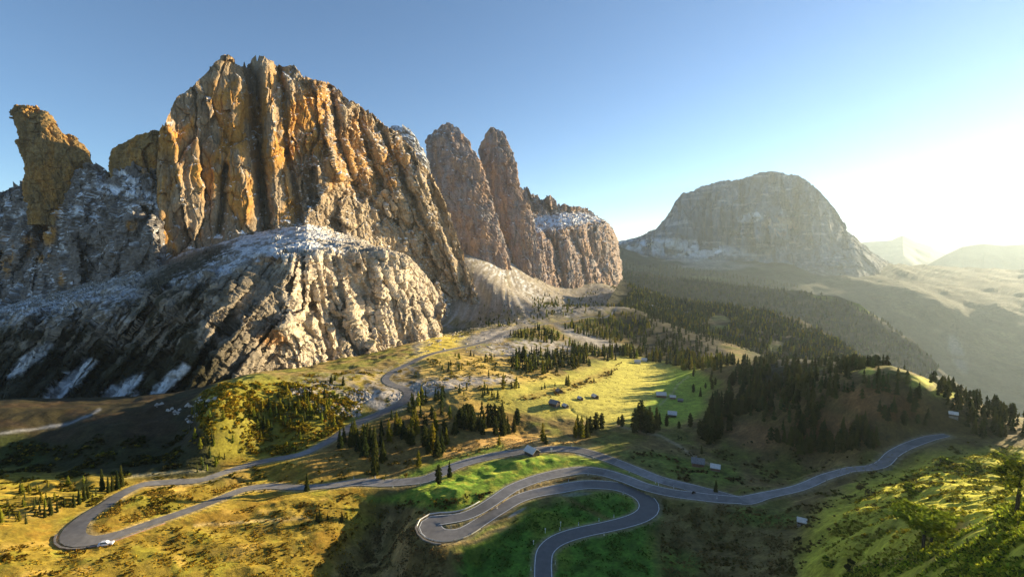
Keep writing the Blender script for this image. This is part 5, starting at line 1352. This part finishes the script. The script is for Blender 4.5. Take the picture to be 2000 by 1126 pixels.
for px, py, rad, h, nl, lab in [(1690, 968, 2.6, 4.2, 900, "dark rounded bush below the right road, left of the lime-green mounds"), (1665, 1118, 1.6, 3.4, 700, "dark upright bush at the bottom of the lime-green slope"), (1560, 1060, 1.5, 2.4, 500, "small dark bush below the white roofed hut on the shaded grass"), (1965, 905, 3.4, 5.0, 1200, "wide leafy bush on the crest beside the tall leafy tree"), (1900, 920, 2.6, 3.4, 900, "sunlit leafy bush on the crest above the sandy patch"), (1850, 905, 2.4, 3.0, 800, "low yellow-green bush near the end of the right road"), (1620, 1105, 1.8, 2.2, 600, "low leafy bush on the sunny lower corner of the slope"), (1780, 960, 3.0, 2.6, 900, "flat lime-green bush on the mound above the two-trunked tree")]:
    dark = lab.startswith(("dark", "small dark"))
    leafy("leafy_bush", px, py, rad, h, nl, [(0.03, 0.035, 0.012), (0.05, 0.05, 0.014)] if dark else LIMES, lab, "bush", [(0, 0, 0.1, 0.1, h * 0.6, 0.1)], size=(0.15, 0.38) if dark else (0.3, 0.7), crown_z=0.5)
for px, py, rad, h, cc, lab in [(750, 936, 1.5, 3.2, [(0.16, 0.17, 0.02), (0.12, 0.12, 0.015)], "round yellow-green bush beside the road under the tall slim spruce"), (791, 931, 1.4, 2.2, [(0.22, 0.13, 0.02), (0.17, 0.11, 0.015)], "round orange-brown bush beside the road, right of the yellow-green one"), (849, 985, 1.3, 2.0, [(0.20, 0.17, 0.02)], "small golden bush above the hairpin on the shaded bank"), (912, 972, 1.2, 2.4, [(0.08, 0.08, 0.02)], "olive bush in the hollow above the upper road of the loop"), (1352, 962.5, 1.1, 1.2, [(0.05, 0.035, 0.015), (0.08, 0.045, 0.02)], "dark brown bush between the two roads near the junction"), (1327, 858, 1.6, 2.0, [(0.04, 0.04, 0.015)], "dark bush beside the dirt track on the shaded slope")]:
    leafy("round_bush", px, py, rad, h, 420, cc, lab, "bush", [(0, 0, 0.1, 0, h * 0.6, 0.08)], size=(0.12, 0.3), crown_z=0.5)

# ------------------------------------------------------------------ huts
M_LOG = plain("weathered_logs", (0.085, 0.065, 0.05), 0.9, 0.45, 1.4)
M_PALEROOF = plain("pale_shingle", (0.62, 0.58, 0.54), 0.6, 0.15, 1.5)
M_GREYROOF = plain("grey_shingle", (0.20, 0.19, 0.19), 0.8, 0.25, 1.5)
M_REDWALL = plain("brown_planks", (0.22, 0.11, 0.07), 0.85, 0.3, 1.5)
M_WHITEWALL = plain("white_plaster", (0.6, 0.58, 0.55), 0.85, 0.1, 1.0)
M_DOOR = plain("dark_door", (0.04, 0.03, 0.025), 0.8, 0.3, 2.0)
M_GLASS = plain("window_glass", (0.03, 0.035, 0.04), 0.15, 0.1, 1.0, spec=0.6)
M_STONE = plain("field_stone", (0.22, 0.20, 0.18), 0.9, 0.3, 1.2)
def hut(px, py, wpx, label, rz, ratio=1.35, eave=0.55, roof=M_PALEROOF, wall=M_LOG, chimney=False, group=None):
    P = ghit(px, py)[0]
    D = proj(P[None])[2][0]
    W = wpx * D / F / 1.15          # width over the gable
    L = W * ratio; H = W * eave; R = W * 0.36
    root = empty("hut", P + np.array([0, 0, -0.1]), rz, label=label, category="hut")
    if group:
        root['group'] = group
    mb = MB(); mb.box(-W / 2 - .12, W / 2 + .12, -L / 2 - .12, L / 2 + .12, -1.2, 0.35); mb.build("foundation", M_STONE, root)
    mb = MB()
    prof = lambda y: [(-W / 2, y, 0.35), (W / 2, y, 0.35), (W / 2, y, H), (0, y, H + R), (-W / 2, y, H)]
    mb.hull(prof(-L / 2), prof(L / 2))
    nlog = 7
    for k in range(nlog):             # log courses stand proud of the wall
        z = 0.45 + (H - 0.6) * k / (nlog - 1)
        mb.box(-W / 2 - .07, W / 2 + .07, -L / 2 - .09, -L / 2 - .01, z - .09, z + .09)
        mb.box(W / 2 + .01, W / 2 + .09, -L / 2 - .07, L / 2 + .07, z - .09, z + .09)
        mb.box(-W / 2 - .09, -W / 2 - .01, -L / 2 - .07, L / 2 + .07, z - .09, z + .09)
    mb.build("wall", wall, root)
    ov = 0.12 * W
    rf = None
    for s in (-1, 1):
        mb = MB()
        e = (s * (W / 2 + ov), H - R * 2 * ov / W)
        a = [(0 if s > 0 else -0.001, -L / 2 - ov, H + R + .03), (e[0], -L / 2 - ov, e[1] + .03), (e[0], L / 2 + ov, e[1] + .03), (0 if s > 0 else -0.001, L / 2 + ov, H + R + .03)]
        mb.hull(a, [(x, y, z + 0.18) for x, y, z in a])
        # boards laid down the slope
        for k in range(6):
            t0, t1 = k / 6 + 0.01, (k + 1) / 6 - 0.01
            y0, y1 = -L / 2 - ov + (L + 2 * ov) * t0, -L / 2 - ov + (L + 2 * ov) * t1
            b = [(s * 0.02, y0, H + R + .21), (e[0], y0, e[1] + .21), (e[0], y1, e[1] + .21), (s * 0.02, y1, H + R + .21)]
            mb.hull(b, [(x, y, z + 0.05 + 0.03 * (k % 2)) for x, y, z in b])
        mb.build("roof", roof, root)
    mb = MB(); mb.box(-W * .13, W * .13, -L / 2 - .16, -L / 2 - .10, 0.35, min(2.2, H * .85)); mb.build("door", M_DOOR, root)
    mb = MB(); mb.box(W / 2 + .10, W / 2 + .15, -L * .12, L * .12, H * .45, H * .75); w = mb.build("window", M_GLASS, root)
    mb = MB(); mb.box(W / 2 + .10, W / 2 + .17, -L * .16, -L * .12, H * .4, H * .8); mb.box(W / 2 + .10, W / 2 + .17, L * .12, L * .16, H * .4, H * .8)
    mb.box(W / 2 + .10, W / 2 + .17, -L * .12, L * .12, H * .75, H * .8); mb.box(W / 2 + .10, W / 2 + .17, -L * .12, L * .12, H * .4, H * .45); mb.build("frame", M_WHITEWALL, w)
    if chimney:
        mb = MB(); mb.box(W * .12, W * .26, L * .1, L * .22, H, H + R + .7); mb.build("chimney", M_STONE, root)
    return root
r_ = math.radians
hut(1039, 888, 20, "pale roofed log hut standing beside the road on the near lawn", r_(40))
hut(1083, 792, 15, "largest dark timber barn among the huts on the sunny meadow", r_(50), 1.3, roof=M_GREYROOF)
hut(1104, 795, 9, "small pale roofed hut just right of the big meadow barn", r_(35))
hut(1133, 780, 8, "pale roofed hut at the end of another hut's shadow on the meadow", r_(30))
hut(1162, 777, 10, "rightmost of the huts in the fully sunlit part of the meadow, dark gable", r_(25))
hut(1291, 775, 13, "reddish brown long hut left of the meadow footpath", r_(80), 1.5, wall=M_REDWALL)
hut(1314, 778, 9, "small grey hut right of the meadow footpath", r_(75), 1.3, wall=M_REDWALL)
hut(1329, 784, 8, "dark low shed on the green slope, right of the small grey hut", r_(60), 1.3, roof=M_GREYROOF)
hut(1313, 813, 14, "grey roofed hut half behind a round dark pine below the meadow", r_(70), 1.2, roof=M_PALEROOF)
hut(1363, 909, 20, "dark brown lodge at the lower end of the dirt track", r_(70), 1.2, roof=M_GREYROOF, wall=M_REDWALL, chimney=True)
hut(1397, 917, 15, "white roofed chalet right of the dark brown lodge", r_(65), 1.2, wall=M_REDWALL)
hut(1566, 1022, 15, "white roofed hut alone on the shaded grass below the right road", r_(60), 1.1)
hut(1245, 709, 9, "white hut at the far edge of the meadow, nearer of two", r_(80), wall=M_WHITEWALL)
hut(1258, 705, 8, "white hut at the far edge of the meadow, touching the wood", r_(80), wall=M_WHITEWALL)
hut(1862, 812, 11, "pale roofed hut among the trees on the falling ridge", r_(50), 1.3)
hut(1092, 766, 11, "ruined looking dark shed in the meadow hedge", r_(20), 1.1, 0.45, roof=M_GREYROOF)

# ------------------------------------------------------------------ roadside furniture
M_POST = plain("white_post", (0.75, 0.75, 0.73), 0.6, 0.08, 2.0)
M_BLACK = plain("black_band", (0.03, 0.03, 0.03), 0.6, 0.1, 2.0)
M_STEEL = plain("galvanised_steel", (0.55, 0.56, 0.57), 0.45, 0.12, 2.0, metallic=0.4)
M_WOODPOST = plain("post_wood", (0.12, 0.09, 0.06), 0.9, 0.3, 2.0)
def post_proto():
    root = empty("marker_post", (0, 0, 0))
    mb = MB(); mb.hull([(-.11, -.08, -.4), (.11, -.08, -.4), (.11, .08, -.4), (-.11, .08, -.4)], [(-.10, -.07, 1.25), (.10, -.07, 1.25), (.10, .07, 1.35), (-.10, .07, 1.35)]); mb.build("shaft", M_POST, root)
    mb = MB(); mb.box(-.125, .125, -.095, .095, 0.92, 1.12); mb.build("band", M_BLACK, root)
    return root
pp = None
def side_point(road, px, py, side, off=1.0):
    h = ghit(px, py)[0]
    c = roads[road]
    k = int(np.argmin(np.linalg.norm(c[:, :2] - h[:2], axis=1)))
    k = min(max(k, 1), len(c) - 2)
    d = c[k + 1, :2] - c[k - 1, :2]; d /= np.linalg.norm(d)
    nrm = np.array([-d[1], d[0]]) * side
    xy = c[k, :2] + nrm * (c[k, 3] / 2 + off)
    return (xy[0], xy[1], ground_at(*xy)), math.atan2(d[1], d[0])
PLACES = [(0, 1225, 955, 1), (0, 1180, 1028, 1), (0, 1200, 1017, 1), (0, 1100, 1047, 1), (0, 1172, 1032, -1), (0, 1043, 1115, 1), (0, 1080, 1100, -1), (0, 1140, 1040, 1), (0, 950, 980, -1), (0, 1000, 950, -1), (0, 1040, 935, -1), (0, 1060, 928, -1), (0, 1150, 917, -1), (0, 925, 1012, -1),
          (0, 880, 1035, -1), (0, 1275, 958, 1), (0, 1120, 948, -1), (1, 820, 938, 1), (1, 722, 947, -1), (1, 770, 945, 1), (1, 1113, 876, -1), (1, 1290, 935, 1), (1, 1320, 944, 1), (1, 840, 930, 1), (1, 1170, 890, 1), (1, 1240, 915, 1), (1, 1405, 967, 1), (1, 690, 944, -1)]
POSTS = []
for i, (rd, px, py, sd) in enumerate(PLACES):
    loc, a = side_point(rd, px, py, sd)
    if pp is None:
        pp = post_proto(); o = pp
    else:
        o = pp.copy(); col.objects.link(o)
        for ch in list(pp.children):
            c2 = ch.copy(); col.objects.link(c2); c2.parent = o
    o.location = loc; o.rotation_euler = (0, 0, a)
    o['category'] = 'post'
    o['group'] = "white marker posts along the loop road" if rd == 0 else "white marker posts along the upper road"
    POSTS.append((rd, o, proj(np.array([loc], float))[0][0]))
for rd, nm in ((0, 'near looping road'), (1, 'long upper road')):
    ps = sorted([p for p in POSTS if p[0] == rd], key=lambda p: p[2])
    for k, p in enumerate(ps):
        p[1]['label'] = (ordinal(k + 1) + ' short white marker post from the left along the ' + nm)
# snow poles on the lawn beside the near road
sp = None
for px, py, wh in [(1042, 1064, 'nearest'), (1065, 1040, 'middle'), (1095, 1027, 'farthest')]:
    p = ghit(px, py)[0]
    if sp is None:
        sp = empty("snow_pole", p); mb = MB(); mb.tube((0, 0, -.4), (0, 0, 2.0), .09, .08, 6); mb.build("pole", M_POST, sp)
        mb = MB(); mb.box(-.22, .22, -.03, .03, 1.5, 2.0); mb.build("plate", M_POST, sp); o = sp
    else:
        o = sp.copy(); col.objects.link(o)
        for ch in list(sp.children):
            c2 = ch.copy(); col.objects.link(c2); c2.parent = o
    o.location = p
    o['category'] = 'pole'; o['group'] = "white poles on the lawn beside the near road"; o['label'] = wh + " of the three white poles on the dark green lawn beside the near road"
# guard rail round the outside of the hairpin
def guard_rail(road, k0, k1, side, label):
    c = roads[road][k0:k1]
    d = np.gradient(c[:, :2], axis=0); d /= np.linalg.norm(d, axis=1, keepdims=True)
    nrm = np.stack([-d[:, 1], d[:, 0]], 1) * side
    xy = c[:, :2] + nrm * (c[:, 3:4] / 2 + 0.5)
    z = c[:, 2] + 0.1
    o = np.array([xy[0, 0], xy[0, 1], z[0]])
    root = empty("guard_rail", o, 0, label=label, category="guard rail")
    V = []
    for k in range(len(xy)):
        for (t, h) in ((0, .45), (-.06, .56), (0, .66), (-.06, .76), (0, .88), (.06, .88), (.06, .45)):
            V.append((xy[k, 0] + nrm[k, 0] * t - o[0], xy[k, 1] + nrm[k, 1] * t - o[1], z[k] + h - o[2]))
    me = mesh_from("rail", np.array(V), grid_faces(len(xy), 7, True), M_STEEL)
    link("rail", me, root)
    pm = MB(); pm.box(-.07, .07, -.07, .07, -1.0, .82); po = pm.build("post", M_WOODPOST, root)
    first = True
    for k in range(0, len(xy), 2):
        if first:
            q = po; first = False
        else:
            q = po.copy(); col.objects.link(q); q.parent = root
        q.location = (xy[k, 0] + nrm[k, 0] * .16 - o[0], xy[k, 1] + nrm[k, 1] * .16 - o[1], z[k] - o[2])
    return root
hp = ghit(844, 1030)[0]
kh = int(np.argmin(np.linalg.norm(roads[0][:, :2] - hp[:2], axis=1)))
guard_rail(0, kh - 9, kh + 13, 1, "pale guard rail round the outside of the near hairpin bend")
# stone retaining wall under the hairpin and under the left bend
def retaining(road, k0, k1, side, height, label, mat):
    c = roads[road][k0:k1]
    d = np.gradient(c[:, :2], axis=0); d /= np.linalg.norm(d, axis=1, keepdims=True)
    nrm = np.stack([-d[:, 1], d[:, 0]], 1) * side
    a = c[:, :2] + nrm * (c[:, 3:4] / 2 + 0.85)
    b = a + nrm * 0.5
    z = c[:, 2]
    o = np.array([a[0, 0], a[0, 1], z[0]])
    root = empty("retaining_wall", o, 0, label=label, category="wall")
    ring = np.stack([np.column_stack([a - o[:2], z + .12 - o[2]]), np.column_stack([b - o[:2], z + .12 - o[2]]), np.column_stack([b + nrm * .35 - o[:2], z - height - o[2]]), np.column_stack([a - o[:2], z - height - o[2]])], 1)
    link("masonry", mesh_from("masonry", ring.reshape(-1, 3), grid_faces(len(a), 4, True), mat), root)
    cop = np.stack([np.column_stack([a - nrm * .05 - o[:2], z + .125 - o[2]]), np.column_stack([a - nrm * .05 - o[:2], z + .3 - o[2]]), np.column_stack([b + nrm * .08 - o[:2], z + .3 - o[2]]), np.column_stack([b + nrm * .08 - o[:2], z + .125 - o[2]])], 1)
    link("coping", mesh_from("coping", cop.reshape(-1, 3), grid_faces(len(a), 4, True), M_STONE), root)
retaining(0, kh - 4, kh + 8, 1, 2.6, "grey stone retaining wall under the near hairpin bend", M_STONE)
M_REDSTONE = plain("red_masonry", (0.24, 0.12, 0.08), 0.9, 0.35, 0.8)
lp = ghit(150, 1047)[0]
kl = int(np.argmin(np.linalg.norm(roads[1][:, :2] - lp[:2], axis=1)))
retaining(1, kl - 12, kl + 3, 1, 2.2, "reddish retaining wall under the far left road bend", M_REDSTONE)
# sign by the road
p = side_point(1, 1070, 874, 1, 1.6)[0]
sg = empty("road_sign", p, r_(10), label="white sign board on a post behind the roadside hut", category="sign")
mb = MB(); mb.tube((0, 0, -.3), (0, 0, 2.6), .06, .06, 6); mb.build("post", M_STEEL, sg)
mb = MB(); mb.box(-.55, .55, -.10, -.06, 1.7, 2.9); mb.build("board", M_POST, sg)
# a white car pulled off at the left bend
p = ghit(207, 1064)[0]
M_WHITECAR = plain("white_car_paint", (0.8, 0.8, 0.82), 0.3, 0.03, 1.0, spec=0.5)
car = empty("parked_car", p + np.array([0, 0, 0.05]), r_(20), label="white car parked below the far left road bend", category="car")
mb = MB()
mb.hull([(-2.1, -.85, .35), (2.1, -.85, .35), (2.1, .85, .35), (-2.1, .85, .35)], [(-2.05, -.8, .95), (2.0, -.8, .85), (2.0, .8, .85), (-2.05, .8, .95)])
mb.hull([(-1.6, -.76, .93), (.9, -.76, .9), (.9, .76, .9), (-1.6, .76, .93)], [(-1.25, -.62, 1.5), (.2, -.62, 1.5), (.2, .62, 1.5), (-1.25, .62, 1.5)])
mb.build("body", M_WHITECAR, car)
mb = MB(); mb.hull([(-1.45, -.79, 1.0), (.7, -.79, .97), (.7, .79, .97), (-1.45, .79, 1.0)], [(-1.27, -.66, 1.42), (.24, -.66, 1.42), (.24, .66, 1.42), (-1.27, .66, 1.42)]); mb.build("window", M_GLASS, car)
for x in (-1.3, 1.3):
    for y in (-.8, .8):
        mb = MB(); mb.tube((x, y - .1, .33), (x, y + .1, .33), .33, .33, 12); mb.build("wheel", M_BLACK, car)

# ------------------------------------------------------------------ haze: one closed box of air round everything
allz = [v for o in bpy.data.objects if o.type == 'MESH' and o.parent is None for v in (min(c[2] for c in o.bound_box), max(c[2] for c in o.bound_box))]
zlo, zhi = min(allz) - 2.0, max(max(allz), CAM_Z) + 15.0
allx = [(o.matrix_world @ Vector(c)) for o in bpy.data.objects if o.type == 'MESH' and o.parent is None for c in o.bound_box]
xa, xb = min(v[0] for v in allx) - 50, max(v[0] for v in allx) + 50
ya, yb_ = min(min(v[1] for v in allx), 0) - 300, max(v[1] for v in allx) + 50
print("HAZE", xa, xb, ya, yb_, zlo, zhi)
hz = MB(); hz.box(xa, xb, ya, yb_, zlo, zhi)
m = bpy.data.materials.new("air"); m.use_nodes = True
nt = m.node_tree
for n in list(nt.nodes):
    nt.nodes.remove(n)
o_ = nt.nodes.new("ShaderNodeOutputMaterial"); v_ = nt.nodes.new("ShaderNodeVolumePrincipled")
v_.inputs["Color"].default_value = (0.70, 0.87, 1.0, 1)
v_.inputs["Density"].default_value = HAZE_DENSITY
v_.inputs["Anisotropy"].default_value = HAZE_ANISO
nt.links.new(v_.outputs[0], o_.inputs["Volume"])
hz.build("haze", m, kind="stuff")
